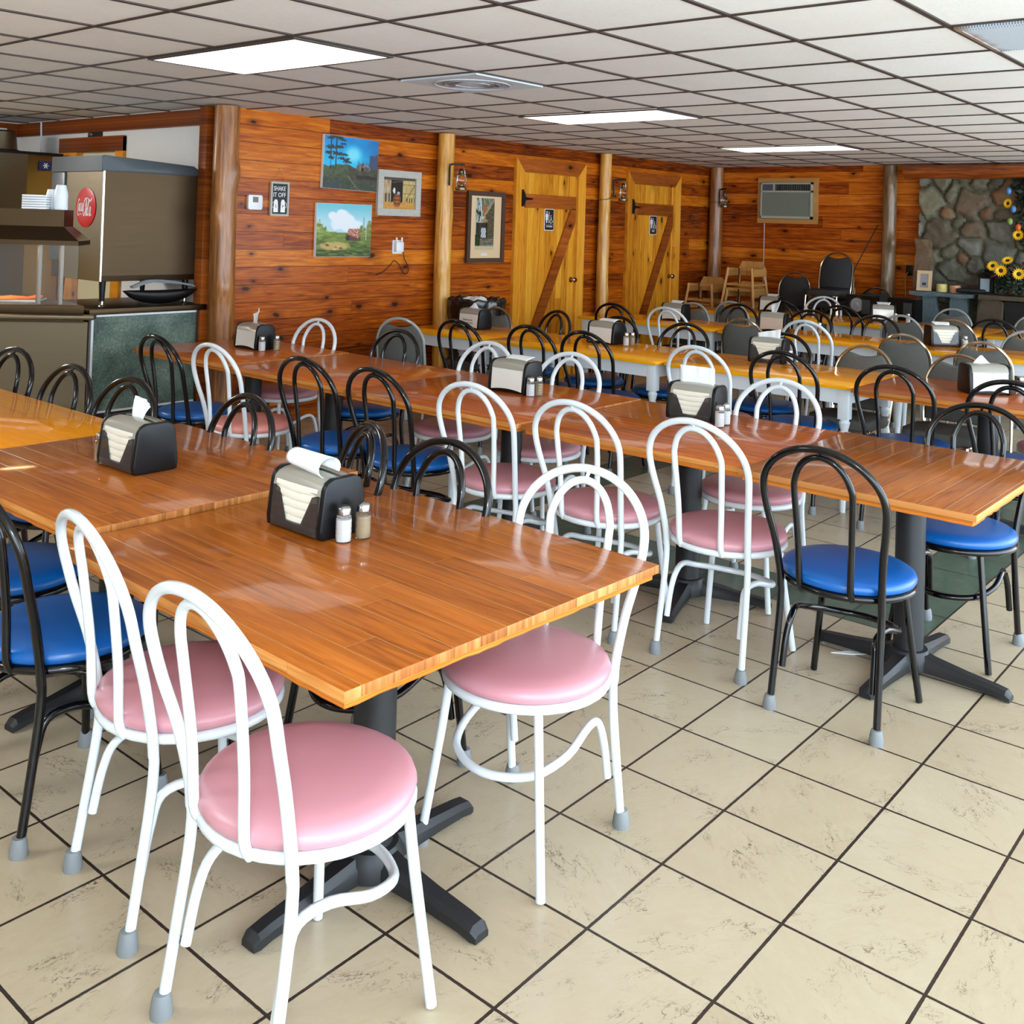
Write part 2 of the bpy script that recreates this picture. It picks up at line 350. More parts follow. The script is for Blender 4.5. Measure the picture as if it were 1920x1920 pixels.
def box(bm, x0, x1, y0, y1, z0, z1, bev=0, seg=2, rot=None, mi=0):
    v = [bm.verts.new(p) for p in ((x0, y0, z0), (x1, y0, z0), (x1, y1, z0), (x0, y1, z0), (x0, y0, z1), (x1, y0, z1), (x1, y1, z1), (x0, y1, z1))]
    fs = [bm.faces.new([v[i] for i in q]) for q in ((0, 3, 2, 1), (4, 5, 6, 7), (0, 1, 5, 4), (1, 2, 6, 5), (2, 3, 7, 6), (3, 0, 4, 7))]
    for f in fs: f.material_index = mi
    if rot: bmesh.ops.transform(bm, matrix=rot, verts=v)
    if bev:
        es = list({e for f in fs for e in f.edges}); bmesh.ops.bevel(bm, geom=es, offset=bev, segments=seg, affect='EDGES', profile=.5)
    return v
def nbox(*a, **k):
    bm = bmesh.new(); box(bm, *a, **k); return bm
def spline(pts, n=6, closed=False):
    P = [Vector(p) for p in pts]; out = []; L = len(P)
    rng = range(L if closed else L - 1)
    for i in rng:
        g = (lambda j: P[j % L]) if closed else (lambda j: P[max(0, min(L - 1, j))])
        p0, p1, p2, p3 = g(i - 1), g(i), g(i + 1), g(i + 2)
        for k in range(n):
            t = k / n
            out.append(.5 * ((2 * p1) + (p2 - p0) * t + (2 * p0 - 5 * p1 + 4 * p2 - p3) * t * t + (3 * p1 - p0 - 3 * p2 + p3) * t ** 3))
    if not closed: out.append(P[-1])
    return out
def tube(bm, pts, r, n=10, closed=False, cap=True, sx=1, sy=1, mi=0):
    P = [Vector(p) for p in pts]; L = len(P); rings = []
    rad = r if callable(r) else (lambda t: r)
    up = None
    for i in range(L):
        a = P[(i - 1) % L] if (closed or i > 0) else P[i]; b = P[(i + 1) % L] if (closed or i < L - 1) else P[i]
        t = (b - a).normalized()
        if up is None:
            up = Vector((0, 0, 1)) if abs(t.z) < .9 else Vector((1, 0, 0))
        s = t.cross(up).normalized(); up = s.cross(t).normalized()
        rr = rad(i / max(1, L - 1))
        rings.append([bm.verts.new(P[i] + s * math.cos(k * 2 * PI / n) * rr * sx + up * math.sin(k * 2 * PI / n) * rr * sy) for k in range(n)])
    for i in range(L if closed else L - 1):
        A, B = rings[i], rings[(i + 1) % L]
        sh = 0
        if closed and i == L - 1:
            sh = min(range(n), key=lambda q: sum((A[k].co - B[(k + q) % n].co).length for k in range(n)))
        for k in range(n):
            f = bm.faces.new((A[k], A[(k + 1) % n], B[(k + 1 + sh) % n], B[(k + sh) % n])); f.material_index = mi
    if cap and not closed:
        bm.faces.new(list(reversed(rings[0]))).material_index = mi; bm.faces.new(rings[-1]).material_index = mi
def ntube(*a, **k):
    bm = bmesh.new(); tube(bm, *a, **k); return bm
def lathe(bm, prof, n=20, c=(0, 0, 0), mi=0, cap=True, mod=None):
    rings = []
    for (r, z) in prof:
        rings.append([bm.verts.new((c[0] + (r * (mod(k * 2 * PI / n, z) if mod else 1)) * math.cos(k * 2 * PI / n), c[1] + (r * (mod(k * 2 * PI / n, z) if mod else 1)) * math.sin(k * 2 * PI / n), c[2] + z)) for k in range(n)])
    for A, B in zip(rings, rings[1:]):
        for k in range(n): bm.faces.new((A[k], A[(k + 1) % n], B[(k + 1) % n], B[k])).material_index = mi
    if cap:
        bm.faces.new(list(reversed(rings[0]))).material_index = mi; bm.faces.new(rings[-1]).material_index = mi
def nlathe(*a, **k):
    bm = bmesh.new(); lathe(bm, *a, **k); return bm
def prism(bm, poly, axis, a, b, mi=0, bev=0):
    """poly: list of 2D points in the plane perpendicular to axis; extruded a..b"""
    def P(u, v, w): return {'x': (w, u, v), 'y': (u, w, v), 'z': (u, v, w)}[axis]
    A = [bm.verts.new(P(u, v, a)) for u, v in poly]; B = [bm.verts.new(P(u, v, b)) for u, v in poly]; n = len(poly)
    fs = [bm.faces.new(list(reversed(A))), bm.faces.new(B)]
    for k in range(n): fs.append(bm.faces.new((A[k], A[(k + 1) % n], B[(k + 1) % n], B[k])))
    for f in fs: f.material_index = mi
    if bev:
        es = list({e for f in fs[:2] for e in f.edges}); bmesh.ops.bevel(bm, geom=es, offset=bev, segments=2, affect='EDGES', profile=.5)
def nprism(*a, **k):
    bm = bmesh.new(); prism(bm, *a, **k); return bm
def rrect(w, h, r, n=5, cx=0, cy=0):
    out = []
    for (sx, sy, a0) in ((1, 1, 0), (-1, 1, 90), (-1, -1, 180), (1, -1, 270)):
        for k in range(n + 1):
            a = math.radians(a0 + 90 * k / n); out.append((cx + sx * (w / 2 - r) + r * math.cos(a), cy + sy * (h / 2 - r) + r * math.sin(a)))
    return out
def text(name, s, size, mat, loc, rot, parent, ext=.0006, sx=1, align='CENTER', shear=0):
    cu = bpy.data.curves.new(name, 'FONT'); cu.body = s; cu.size = size; cu.extrude = ext; cu.align_x = align; cu.align_y = 'CENTER'; cu.shear = shear
    cu.resolution_u = 3
    o = bpy.data.objects.new(name, cu); C.objects.link(o); bpy.context.view_layer.update()
    me = bpy.data.meshes.new_from_object(o.evaluated_get(bpy.context.evaluated_depsgraph_get()))
    bpy.data.objects.remove(o); me.materials.clear(); me.materials.append(mat)
    o = bpy.data.objects.new(name, me); C.objects.link(o); o.parent = parent; o.location = loc; o.rotation_euler = rot; o.scale = (sx, 1, 1)
    return o
FACE_Y = (PI / 2, 0, 0)          # text readable when looking toward +y
FACE_X = (PI / 2, 0, -PI / 2)    # text readable when looking toward +x

# ------------------------------------------------------------------ structure
WY, BX = 6.6, 11.95           # long wall plane, back wall plane
x0r, y0r, y1k = -4.6, -1.7, 9.95
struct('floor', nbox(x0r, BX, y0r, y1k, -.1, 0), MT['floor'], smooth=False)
struct('ceiling', nbox(x0r, BX, y0r, y1k, CZ + .012, CZ + .1), MT['ceiling'], smooth=False)
bm = bmesh.new()
i = math.ceil((x0r - CX) / CT)
while CX + i * CT < BX: box(bm, CX + i * CT - .0085, CX + i * CT + .0085, y0r, y1k, CZ + .006, CZ + .013); i += 1
i = math.ceil((y0r - CY) / CT)
while CY + i * CT < y1k: box(bm, x0r, BX, CY + i * CT - .0115, CY + i * CT + .0115, CZ + .0055, CZ + .0125); i += 1
struct('trim_1', bm, MT['tbar'], smooth=False)
# long board wall with door openings
D1 = (8.02, 8.94, 2.16); D2 = (10.04, 10.95, 2.14)
bm = bmesh.new()
for a, b, z0, z1 in ((4.42, D1[0], 0, CZ + .013), (D1[0], D1[1], D1[2], CZ + .013), (D1[1], D2[0], 0, CZ + .013), (D2[0], D2[1], D2[2], CZ + .013), (D2[1], BX, 0, CZ + .013)):
    box(bm, a, b, WY, WY + .1, z0, z1)
struct('wall_left', bm, MT['wall_y'], smooth=False)
struct('wall_back', nbox(BX, BX + .1, y0r, WY + .1, 0, CZ + .013), MT['wall_x'], smooth=False)
KD = (8.06, 9.02, 2.17)
bm = bmesh.new()
for a, b, z0, z1 in ((WY + .1, KD[0], 0, CZ + .013), (KD[0], KD[1], KD[2], CZ + .013), (KD[1], y1k, 0, CZ + .013)):
    box(bm, 4.47, 4.57, a, b, z0, z1)
struct('wall_kitchen', bm, MT['wall_white'], smooth=False)
struct('wall_kitchen_end', nbox(x0r, 4.57, y1k, y1k + .1, 0, CZ + .013), MT['wall_white'], smooth=False)
struct('wall_front', nbox(x0r - .1, x0r, y0r, y1k, 0, CZ + .013), MT['wall_white'], smooth=False)
# kitchen beam-like trim under the ceiling
struct('trim_2', nbox(4.43, 4.47, 6.66, y1k - .04, CZ - .125, CZ - .002), MT['brace'], smooth=False)
struct('trim_3', nbox(x0r, 4.47, y1k - .04, y1k, CZ - .125, CZ - .002), MT['brace'], smooth=False)
# square post trim beside the first log
struct('trim_4', nbox(4.33, 4.47, 6.60, 6.70, 0, CZ, bev=.004), MT['brace'])

# restroom doors (door panel, brace boards, hinge, knob) with deep casings
def door(n, X, nz):
    a, b, h = X
    bm = bmesh.new(); box(bm, a, b, WY - .002, WY + .09, 0, h)
    d = struct('door_%d' % n, bm, MT['door_boards'], smooth=False)
    # casing: two jambs and a splayed head, standing proud of the wall
    for side in (-1, 1):
        xo = a - .135 if side < 0 else b + .135; xi = a if side < 0 else b
        bm = bmesh.new()
        prism(bm, [(xi, 0), (xo, 0), (xo, h + .145), (xi, h)], 'y', WY - .034, WY - .0)
        obj('door_casing', bm, MT['casing'], d, smooth=False)
    obj('door_head_casing', nprism([(a, h), (b, h), (b + .13, h + .14), (a - .13, h + .14)], 'y', WY - .030, WY), MT['brace'], d, smooth=False)
    obj('brace_board', nbox(a + .04, b - .02, WY - .022, WY - .002, h - .36, h - .22, bev=.003), MT['brace'], d)
    z1, z0 = h - .36, .25
    obj('brace_board', nprism([(b - .10, z1 + .01), (b - .02, z1 + .01), (b - .02, z1 - .13), (a + .17, z0), (a + .04, z0), (a + .04, z0 + .03)], 'y', WY - .022, WY - .002), MT['brace'], d, smooth=False)
    bm = bmesh.new(); box(bm, a - .045, a - .012, WY - .040, WY - .034, h - .35, h - .18)
    prism(bm, [(a + .0, h - .34), (a + .0, h - .2), (a + .04, h - .255), (a + .14, h - .262), (a + .155, h - .27), (a + .14, h - .278), (a + .04, h - .285)], 'y', WY - .028, WY - .022)
    box(bm, a - .014, a + .004, WY - .038, WY - .022, h - .34, h - .2)
    obj('strap_hinge', bm, MT['black_plastic'], d, smooth=False)
    bm = bmesh.new(); rot = Matrix.Translation((b - .055, WY - .002, 1.05)) @ Matrix.Rotation(PI / 2, 4, 'X')
    bm2 = bmesh.new(); lathe(bm2, [(.03, 0), (.03, .006), (.012, .01), (.012, .035), (.028, .045), (.031, .06), (.022, .072), (.005, .075)], 16)
    bmesh.ops.transform(bm2, matrix=rot, verts=bm2.verts)
    obj('door_knob', bm2, MT['chrome'], d); bm.free()
    return d
door_w = door(1, D1, 0); door_m = door(2, D2, 0)
# kitchen door with wooden casing and pale panel
bm = nbox(4.50, 4.55, KD[0], KD[1], 0, KD[2]); dk = struct('door_3', bm, MT['cream'], smooth=False)
obj('door_casing', nbox(4.44, 4.50, KD[0] - .075, KD[0] + .05, 0, KD[2] + .09), MT['casing'], dk, smooth=False)
obj('door_casing', nbox(4.44, 4.50, KD[1] - .25, KD[1] + .075, 0, KD[2] + .0), MT['casing'], dk, smooth=False)
obj('door_head_casing', nbox(4.437, 4.50, KD[0] - .075, KD[1] + .075, KD[2] - .03, KD[2] + .1), MT['brace'], dk, smooth=False)

# stone chimney breast (setting)
def stone_wall():
    rng = random.Random(5); y0, y1, z0, z1 = -.4, 3.93, 0.0, 2.30
    seeds = []
    tries = 0
    while tries < 6000:
        tries += 1
        p = (rng.uniform(y0 - .1, y1 + .1), rng.uniform(z0 - .1, z1 + .1)); r = rng.choice((.10, .13, .17, .2))
        if all((p[0] - s[0]) ** 2 + (p[1] - s[1]) ** 2 > ((r + s[2]) * .62) ** 2 for s in seeds):
            pal = [S(136, 128, 100), S(150, 142, 114), S(124, 120, 100), S(140, 132, 110), S(118, 112, 90), S(176, 124, 84), S(136, 112, 88), S(140, 138, 126), S(126, 126, 112)]
            seeds.append((p[0], p[1], r, rng.choice(pal), rng.uniform(.6, 1.25), rng.uniform(0, PI)))
    st = .022; ny = int((y1 - y0) / st) + 1; nz = int((z1 - z0) / st) + 1
    bm = bmesh.new(); cl = bm.verts.layers.float_color.new('stone'); G = []
    from mathutils import noise as MN
    for j in range(nz):
        row = []
        for i in range(ny):
            y = y0 + i * st; z = z0 + j * st
            wy = y + .05 * MN.noise(Vector((y * 5, z * 5, 0))); wz = z + .05 * MN.noise(Vector((y * 5, z * 5, 9)))
            ds = []
            for s in seeds:
                dy, dz = wy - s[0], wz - s[1]
                if abs(dy) > .6 or abs(dz) > .6: continue
                ca, sa = math.cos(s[5]), math.sin(s[5]); u = dy * ca + dz * sa; v = -dy * sa + dz * ca
                ds.append((math.sqrt(u * u * .7 + v * v * 1.35) / s[2], s))
            ds.sort(key=lambda q: q[0])
            e = (ds[1][0] - ds[0][0]); h = min(1, max(0, (e - .10) / .28)); s = ds[0][1]
            h2 = h * (.6 + .4 * s[4]); nn = MN.noise(Vector((y * 14, z * 14, s[4] * 9)))
            x = BX - .10 - .055 * h2 - .014 * nn
            v = bm.verts.new((x, y, z)); mt = S(130, 126, 104); k = h * (.8 + .5 * nn)
            k = max(0, min(1, k)); c = s[3]
            v[cl] = (mt[0] * (1 - k) + c[0] * k * s[4], mt[1] * (1 - k) + c[1] * k * s[4], mt[2] * (1 - k) + c[2] * k * s[4], 1)
            row.append(v)
        G.append(row)
    for j in range(nz - 1):
        for i in range(ny - 1): bm.faces.new((G[j][i], G[j + 1][i], G[j + 1][i + 1], G[j][i + 1]))
    for row in (G[0], G[-1]):
        b = [bm.verts.new((BX, v.co.y, v.co.z)) for v in row]
        for i in range(ny - 1): bm.faces.new((row[i], row[i + 1], b[i + 1], b[i]))
    for k in (0, -1):
        col = [G[j][k] for j in range(nz)]; b = [bm.verts.new((BX, v.co.y, v.co.z)) for v in col]
        for i in range(nz - 1): bm.faces.new((col[i], col[i + 1], b[i + 1], b[i]))
    M = Mat('field_stone', rough=.62, spec=.4)
    at = M.n('ShaderNodeAttribute', _attribute_name='stone').outputs['Color']; n = M.noise(M.pos(), 26, 6, .7)
    M.set('col', M.mix(M.ma('MULTIPLY', n, .7), at, (.02, .018, .012, 1))); M.bump(n, .8, .012)
    return struct('wall_chimney', bm, M.m, angle=60)
stone_wall()

# ------------------------------------------------------------------ log posts
def log(x, y, r, mat, label, bumps, seed, h=CZ):
    rng = random.Random(seed); bm = bmesh.new(); n = 24; nz = 60; rings = []
    for j in range(nz + 1):
        z = h * j / nz; ring = []
        ox = .012 * math.sin(z * 2.1 + seed); oy = .008 * math.cos(z * 1.7 + seed)
        for k in range(n):
            a = k * 2 * PI / n
            rr = r * (1 + .03 * math.sin(3 * a + z * 1.3 + seed) + .02 * math.sin(5 * a - z * 4) + .04 * (.5 - z / h))
            for (bz, ba, bh) in bumps:
                d = ((z - bz) / .075) ** 2 + ((((a - ba + PI) % (2 * PI)) - PI) / .55) ** 2
                rr += bh * math.exp(-d)
            ring.append(bm.verts.new((ox + rr * math.cos(a), oy + rr * math.sin(a), z)))
        rings.append(ring)
    for A, B in zip(rings, rings[1:]):
        for k in range(n): bm.faces.new((A[k], A[(k + 1) % n], B[(k + 1) % n], B[k]))
    bm.faces.new(list(reversed(rings[0]))); bm.faces.new(rings[-1])
    return tag(obj('log_post', bm, mat, angle=80, loc=(x, y, 0)), label, 'post', 'peeled log posts along the walls')
log(4.43, 6.49, .094, MT['log_brown'], 'thick brown peeled log post at the corner beside the soda machine and green counter', [(1.95, -1.0, .022), (1.62, -2.8, .02), (1.1, -1.9, .02)], 1)
log(6.79, 6.5, .078, MT['log_gold'], 'pale golden log post between the two barn paintings and the tall framed print', [(2.1, -2.0, .008), (1.18, -2.6, .018), (1.7, -1, .006)], 2)
log(9.36, 6.51, .066, MT['log_gold'], 'slim golden log post between the women and men restroom doors', [(1.75, -2, .012), (.9, -1, .01)], 3)
log(11.84, 6.49, .085, MT['log_brown'], 'glossy log post in the far corner of the room', [(1.35, 3.1, .012)], 4)
log(11.82, 4.255, .078, MT['log_dark'], 'knobbly grey-brown log post between the air conditioner and the stone chimney', [(2.2, 3.4, .025), (1.55, -2.2, .03), (1.13, 3.1, .022), (.8, 3.8, .02)], 5)
# horizontal log over the chimney
bm = bmesh.new(); tube(bm, [(0, .006 * math.sin(k), k * .15) for k in range(32)], lambda t: .078 + .003 * math.sin(t * 40), 18)
o = obj('log_beam', bm, MT['log_red'], angle=80, loc=(11.70, 4.05, 2.352)); o.rotation_euler = (PI / 2, 0, 0)
tag(o, 'horizontal log beam under the ceiling across the stone chimney', 'beam')

# ------------------------------------------------------------------ tables
def pedestal(t, h, cx, cy, rz=0, L=.37):
    obj('column', nlathe([(.07, .052), (.056, .075), (.054, .09), (.054, h - .012), (.06, h - .01)], 24, c=(cx, cy, 0)), MT['cast'], t)
    bm = bmesh.new()
    for k in range(4):
        a = rz + k * PI / 2; rot = Matrix.Translation((cx, cy, 0)) @ Matrix.Rotation(a, 4, 'Z')
        vs0 = len(bm.verts); pts = []
        bm.verts.ensure_lookup_table()
        prof = [(.03, .085, .042, .02), (.10, .070, .034, .018), (.22, .054, .029, .016), (.32, .044, .027, .012), (.355, .038, .027, .006), (L, .022, .022, .004)]
        rings = []
        for (x, z, hw, zb) in prof:
            rings.append([bm.verts.new(rot @ Vector(p)) for p in ((x, -hw, zb), (x, hw, zb), (x, hw, z * .72), (x, hw * .6, z), (x, -hw * .6, z), (x, -hw, z * .72))])
        for A, B in zip(rings, rings[1:]):
            for q in range(6): bm.faces.new((A[q], A[(q + 1) % 6], B[(q + 1) % 6], B[q]))
        bm.faces.new(list(reversed(rings[0]))); bm.faces.new(rings[-1])
    lathe(bm, [(.085, .02), (.085, .06), (.07, .085), (.03, .088)], 20, c=(cx, cy, 0))
    obj('cross_base', bm, MT['cast'], t, angle=35)
    bm = bmesh.new()
    for k in range(4):
        a = rz + k * PI / 2; lathe(bm, [(.012, 0), (.012, .006), (.006, .007), (.006, .02)], 10, c=(cx + (L - .03) * math.cos(a), cy + (L - .03) * math.sin(a), 0))
    obj('levelling_glides', bm, MT['lid'], t)
    obj('mounting_plate', nbox(cx - .16, cx + .16, cy - .16, cy + .16, h - .012, h, bev=.003), MT['cast'], t)
H = .75
def oak_table(x0, x1, y0, y1, mat, cross, label, pc=None, dz=0, group='wood-plank pedestal tables', rz=0):
    cx, cy = (x0 + x1) / 2, (y0 + y1) / 2; a, b = (x1 - x0) / 2, (y1 - y0) / 2
    t = thing('pedestal_table', label, 'table', (cx, cy, 0), 0, group)
    bm = bmesh.new(); box(bm, -a, a, -b, b, H - .023 + dz, H + dz, bev=.0025)
    for f in bm.faces:
        nn = f.normal; 
        f.material_index = 0
        if abs(nn.z) < .5:
            endg = abs(nn.y) > abs(nn.x)
            if cross: endg = not endg
            f.material_index = 1 if endg else 2
    bm.normal_update()
    for f in bm.faces:
        nn = f.normal
        if abs(nn.z) < .5:
            endg = abs(nn.y) > abs(nn.x)
            if cross: endg = not endg
            f.material_index = 1 if endg else 2
        else: f.material_index = 0
    obj('tabletop', bm, None, t, mats=[MT[mat], MT['endgrain'], MT['endgrain_y']])
    rng = random.Random(int(cx * 1000 + cy * 77)); bm = bmesh.new()
    poly = []
    n = 34
    for k in range(n): poly.append((-a + .012 + (2 * a - .024) * k / n, -b + .014 + rng.uniform(-.003, .003)))
    for k in range(n): poly.append((a - .012 + rng.uniform(-.003, .003), -b + .014 + (2 * b - .028) * k / n))
    for k in range(n): poly.append((a - .012 - (2 * a - .024) * k / n, b - .014 + rng.uniform(-.003, .003)))
    for k in range(n): poly.append((-a + .012 + rng.uniform(-.003, .003), b - .014 - (2 * b - .028) * k / n))
    prism(bm, poly, 'z', H - .041 + dz, H - .023 + dz)
    obj('underlay', bm, MT['plywood'], t, angle=30)
    px, py = pc or (cx, cy)
    pedestal(t, H - .041 + dz, px - cx, py - cy, rz)
    return t
tn = oak_table(1.325, 2.385, 1.452, 2.655, 'oak_y', False, 'brown plank-topped pedestal table nearest the camera, holding the dispenser with the rolled napkin', (1.80, 1.90), rz=.05, dz=-.004); tn.rotation_euler = (0, 0, math.radians(-1.8))
oak_table(1.40, 2.41, 2.680, 3.785, 'oak_y', False, 'brown plank-topped pedestal table joined behind the nearest table, holding a dispenser with an upright napkin', (1.86, 3.28), rz=.12, dz=.012)
oak_table(3.505, 4.52, .96, 1.80, 'oak_x', True, 'brown pedestal table at the right end of the second row, planks running crosswise, empty top', (4.0, 1.33), rz=-.06)
oak_table(3.555, 4.53, 1.803, 2.885, 'oakr_y', False, 'reddish-brown slatted pedestal table in the second row with a tall napkin in its smoked dispenser', (4.08, 2.33), rz=.3, dz=-.006)
oak_table(3.52, 4.53, 2.888, 4.05, 'oakr_y', False, 'reddish-brown pedestal table in the middle of the second row, its white-fronted dispenser beside two shakers', (4.05, 3.35), rz=.1)
oak_table(3.56, 4.53, 4.053, 5.15, 'oakr2_y', False, 'empty orange-brown plank table in the second row, behind two black chairs with blue seats', (4.06, 4.75), rz=.2, dz=-.004)
oak_table(3.56, 4.52, 5.153, 6.17, 'oakr2_y', False, 'orange-brown pedestal table at the wall end of the second row, near the thick corner log', (4.02, 5.5), rz=0)
oak_table(5.80, 6.66, 1.0, 2.285, 'oakr_y', False, 'reddish-brown pedestal table at the right end of the third row, butted against a yellow table', (6.2, 1.65), rz=.1)

# yellow farmhouse tables with white apron and turned legs
def turned_leg_bm():
    bm = bmesh.new(); box(bm, -.032, .032, -.032, .032, .545, .728, bev=.003)
    lathe(bm, [(.017, 0), (.02, .10), (.026, .2), (.034, .33), (.036, .38), (.026, .43), (.021, .445), (.029, .462), (.021, .478), (.027, .5), (.033, .525), (.024, .54), (.024, .55)], 18)
    return bm
leg_mesh = None
def yellow_table(x0, x1, y0, y1, label, dz=0, legs=True):
    global leg_mesh
    cx, cy = (x0 + x1) / 2, (y0 + y1) / 2; a, b = (x1 - x0) / 2, (y1 - y0) / 2
    t = thing('farmhouse_table', label, 'table', (cx, cy, 0), 0, 'yellow-topped farmhouse tables with white legs')
    obj('tabletop', nprism(rrect(2 * a, 2 * b, .045, 5), 'z', H - .022 + dz, H + dz, bev=.007), MT['yellow_top'], t)
    bm = bmesh.new(); q = .045
    box(bm, -a + q, -a + q + .02, -b + q + .03, b - q - .03, H - .112, H - .0225 + dz); box(bm, a - q - .02, a - q, -b + q + .03, b - q - .03, H - .112, H - .0225 + dz)
    box(bm, -a + q + .02, a - q - .02, -b + q, -b + q + .02, H - .112, H - .0225 + dz); box(bm, -a + q + .02, a - q - .02, b - q - .02, b - q, H - .112, H - .0225 + dz)
    obj('apron', bm, MT['white_wood'], t, smooth=False)
    for sx in (-1, 1):
        for sy in (-1, 1):
            if leg_mesh is None:
                o = obj('leg', turned_leg_bm(), MT['white_wood'], t); leg_mesh = o.data
            else:
                o = bpy.data.objects.new('leg', leg_mesh); C.objects.link(o); o.parent = t
            o.location = (sx * (a - .075), sy * (b - .075), dz)
    return t
yellow_table(1.42, 2.225, 3.79, 5.35, 'yellow varnished table at the left edge, joined to the front row of brown tables', dz=.010)
yellow_table(5.86, 6.66, 5.14, 6.12, 'yellow-topped white table at the wall end of the third row, beside the trash can')
yellow_table(5.84, 6.66, 3.605, 5.13, 'yellow-topped white table in the third row, holding a white-fronted dispenser and two shakers')
yellow_table(5.86, 6.66, 2.295, 3.585, 'yellow-topped white table in the third row, holding the smoked dispenser with a tilted napkin')
yellow_table(8.12, 8.87, 4.44, 5.95, 'yellow-topped white table at the wall end of the fourth row, behind the slim golden log')
yellow_table(8.12, 8.87, 2.93, 4.43, 'yellow-topped white table in the middle of the fourth row, under the tan-tinted dispenser')
yellow_table(8.12, 8.87, 1.42, 2.92, 'yellow-topped white table at the right of the fourth row, holding the smoked dispenser facing front')
yellow_table(9.92, 10.84, 4.24, 5.74, 'yellow-topped white table at the left end of the farthest row, before the high chairs')
yellow_table(9.92, 10.84, 2.73, 4.23, 'yellow-topped white table in the middle of the farthest row, in front of the loudspeakers')
yellow_table(9.92, 10.84, 1.22, 2.72, 'yellow-topped white table at the right end of the farthest row, in front of the fireplace')

# ------------------------------------------------------------------ tube cafe chairs (local: faces +y, back at -y)
def cafe_chair(frame, seatm, label, group, caps):
    t = thing('cafe_chair', label, 'chair', group=group); fm = MT[frame]
    # seat cushion
    obj('seat', nlathe([(.05, .446), (.208, .446), (.222, .454), (.226, .466), (.221, .479), (.205, .489), (.165, .496), (.09, .5), (.02, .501)], 40), MT[seatm], t, angle=80)
    bm = bmesh.new(); tube(bm, [(.215 * math.cos(a * 2 * PI / 36), .215 * math.sin(a * 2 * PI / 36), .437) for a in range(36)], .0125, 10, closed=True, sy=1.0)
    obj('seat_ring', bm, fm, t)
    # outer back hoop, continuous with rear legs
    side = [(.175, -.165, .41), (.176, -.172, .47), (.187, -.196, .58), (.203, -.226, .68), (.210, -.246, .755)]
    arc = [(.210 * math.cos(th), -.246 - .052 * math.sin(th), .757 + .170 * math.sin(th)) for th in [math.radians(d) for d in (18, 36, 54, 72, 90, 108, 126, 144, 162)]]
    pts = side + arc + [(-x, y, z) for x, y, z in reversed(side)]
    obj('back_hoop', ntube(spline(pts, 4), .0128, 10), fm, t)
    si = [(.088, -.198, .432), (.088, -.214, .47), (.092, -.222, .6), (.100, -.243, .76)]
    ai = [(.100 * math.cos(th), -.243 - .034 * math.sin(th), .772 + .126 * math.sin(th)) for th in [math.radians(d) for d in (15, 40, 65, 90, 115, 140, 165)]]
    pts = si + ai + [(-x, y, z) for x, y, z in reversed(si)]
    bm = bmesh.new(); tube(bm, spline(pts, 4), .0115, 10); tube(bm, [(0, -.280, .905), (0, -.290, .918)], .006, 6)
    obj('inner_hoop', bm, fm, t)
    def foot(leg, x, y, r0):
        o = obj('rubber_foot', nlathe([(.0225, 0), (.0235, .008), (.021, .03), (.0175, .045), (.0165, .047)], 14, c=(x, y, 0)), MT['rubber'], leg)
    legs = [('r', 1), ('r', -1), ('f', 1), ('f', -1)]
    for kind, s in legs:
        if kind == 'r':
            pts = [(s * .175, -.165, .415), (s * .174, -.163, .38), (s * .176, -.172, .28), (s * .183, -.212, .004)]
        else:
            pts = [(s * .142, .150, .43), (s * .158, .162, .28), (s * .192, .190, .004)]
        l = obj('leg', ntube(spline(pts, 4), .0122, 10), fm, t)
        if (kind, s) in caps: foot(l, pts[-1][0], pts[-1][1], .02)
    # horseshoe brace: stubs welded beside rear legs, loop passing inside the front legs
    pts = [(.156, -.178, .14), (.153, -.158, .24), (.148, -.130, .302), (.158, -.06, .315), (.162, .04, .285), (.130, .128, .262), (.068, .172, .252), (0, .188, .25)]
    pts = pts + [(-x, y, z) for x, y, z in reversed(pts[:-1])]
    obj('leg_brace', ntube(spline(pts, 4), .0112, 10), fm, t)
    return t
RC = {('r', 1), ('r', -1)}
GW, GB = 'white tube chairs with pink seats', 'black tube chairs with blue seats'
protoW = cafe_chair('white_tube', 'pink', '', GW, RC); protoE = cafe_chair('white_tube', 'pink', '', GW, RC | {('f', 1)})
protoB = cafe_chair('black_tube', 'blue', '', GB, RC); protoS = cafe_chair('white_tube', 'salmon', '', GW, RC)
protoD = cafe_chair('black_tube', 'blue', '', GB, RC | {('f', 1), ('f', -1)})
PROTOS = (protoW, protoE, protoB, protoS, protoD)
used = set()
def chair(proto, side, x, y, label, rot=0):
    if proto.name in used: o = copy_tree(proto)
    else: o = proto; used.add(proto.name)
    if proto.name.startswith('cafe') and proto in PROTOS: x += .018 if side == 'n' else -.018
    o.location = (x, y, 0); o.rotation_euler = (0, 0, (-PI / 2 if side == 'n' else PI / 2) + math.radians(rot)); o['label'] = label
    return o
W_, B_ = protoW, protoB
# front row, camera side
chair(W_, 'n', 1.385, 1.68, 'white tube chair with pink seat, closest to the camera at the bottom of the picture', -2)
chair(W_, 'n', 1.465, 2.235, 'white pink-seated tube chair just behind the closest chair, between it and a blue-seated one', -9)
chair(protoD, 'n', 1.42, 2.79, 'black tube chair with blue seat at left edge, next to the second pink-seated white chair', 3)
chair(protoD, 'n', 1.52, 3.36, 'black tube chair with blue seat, rearmost of the two at the left edge', -4)
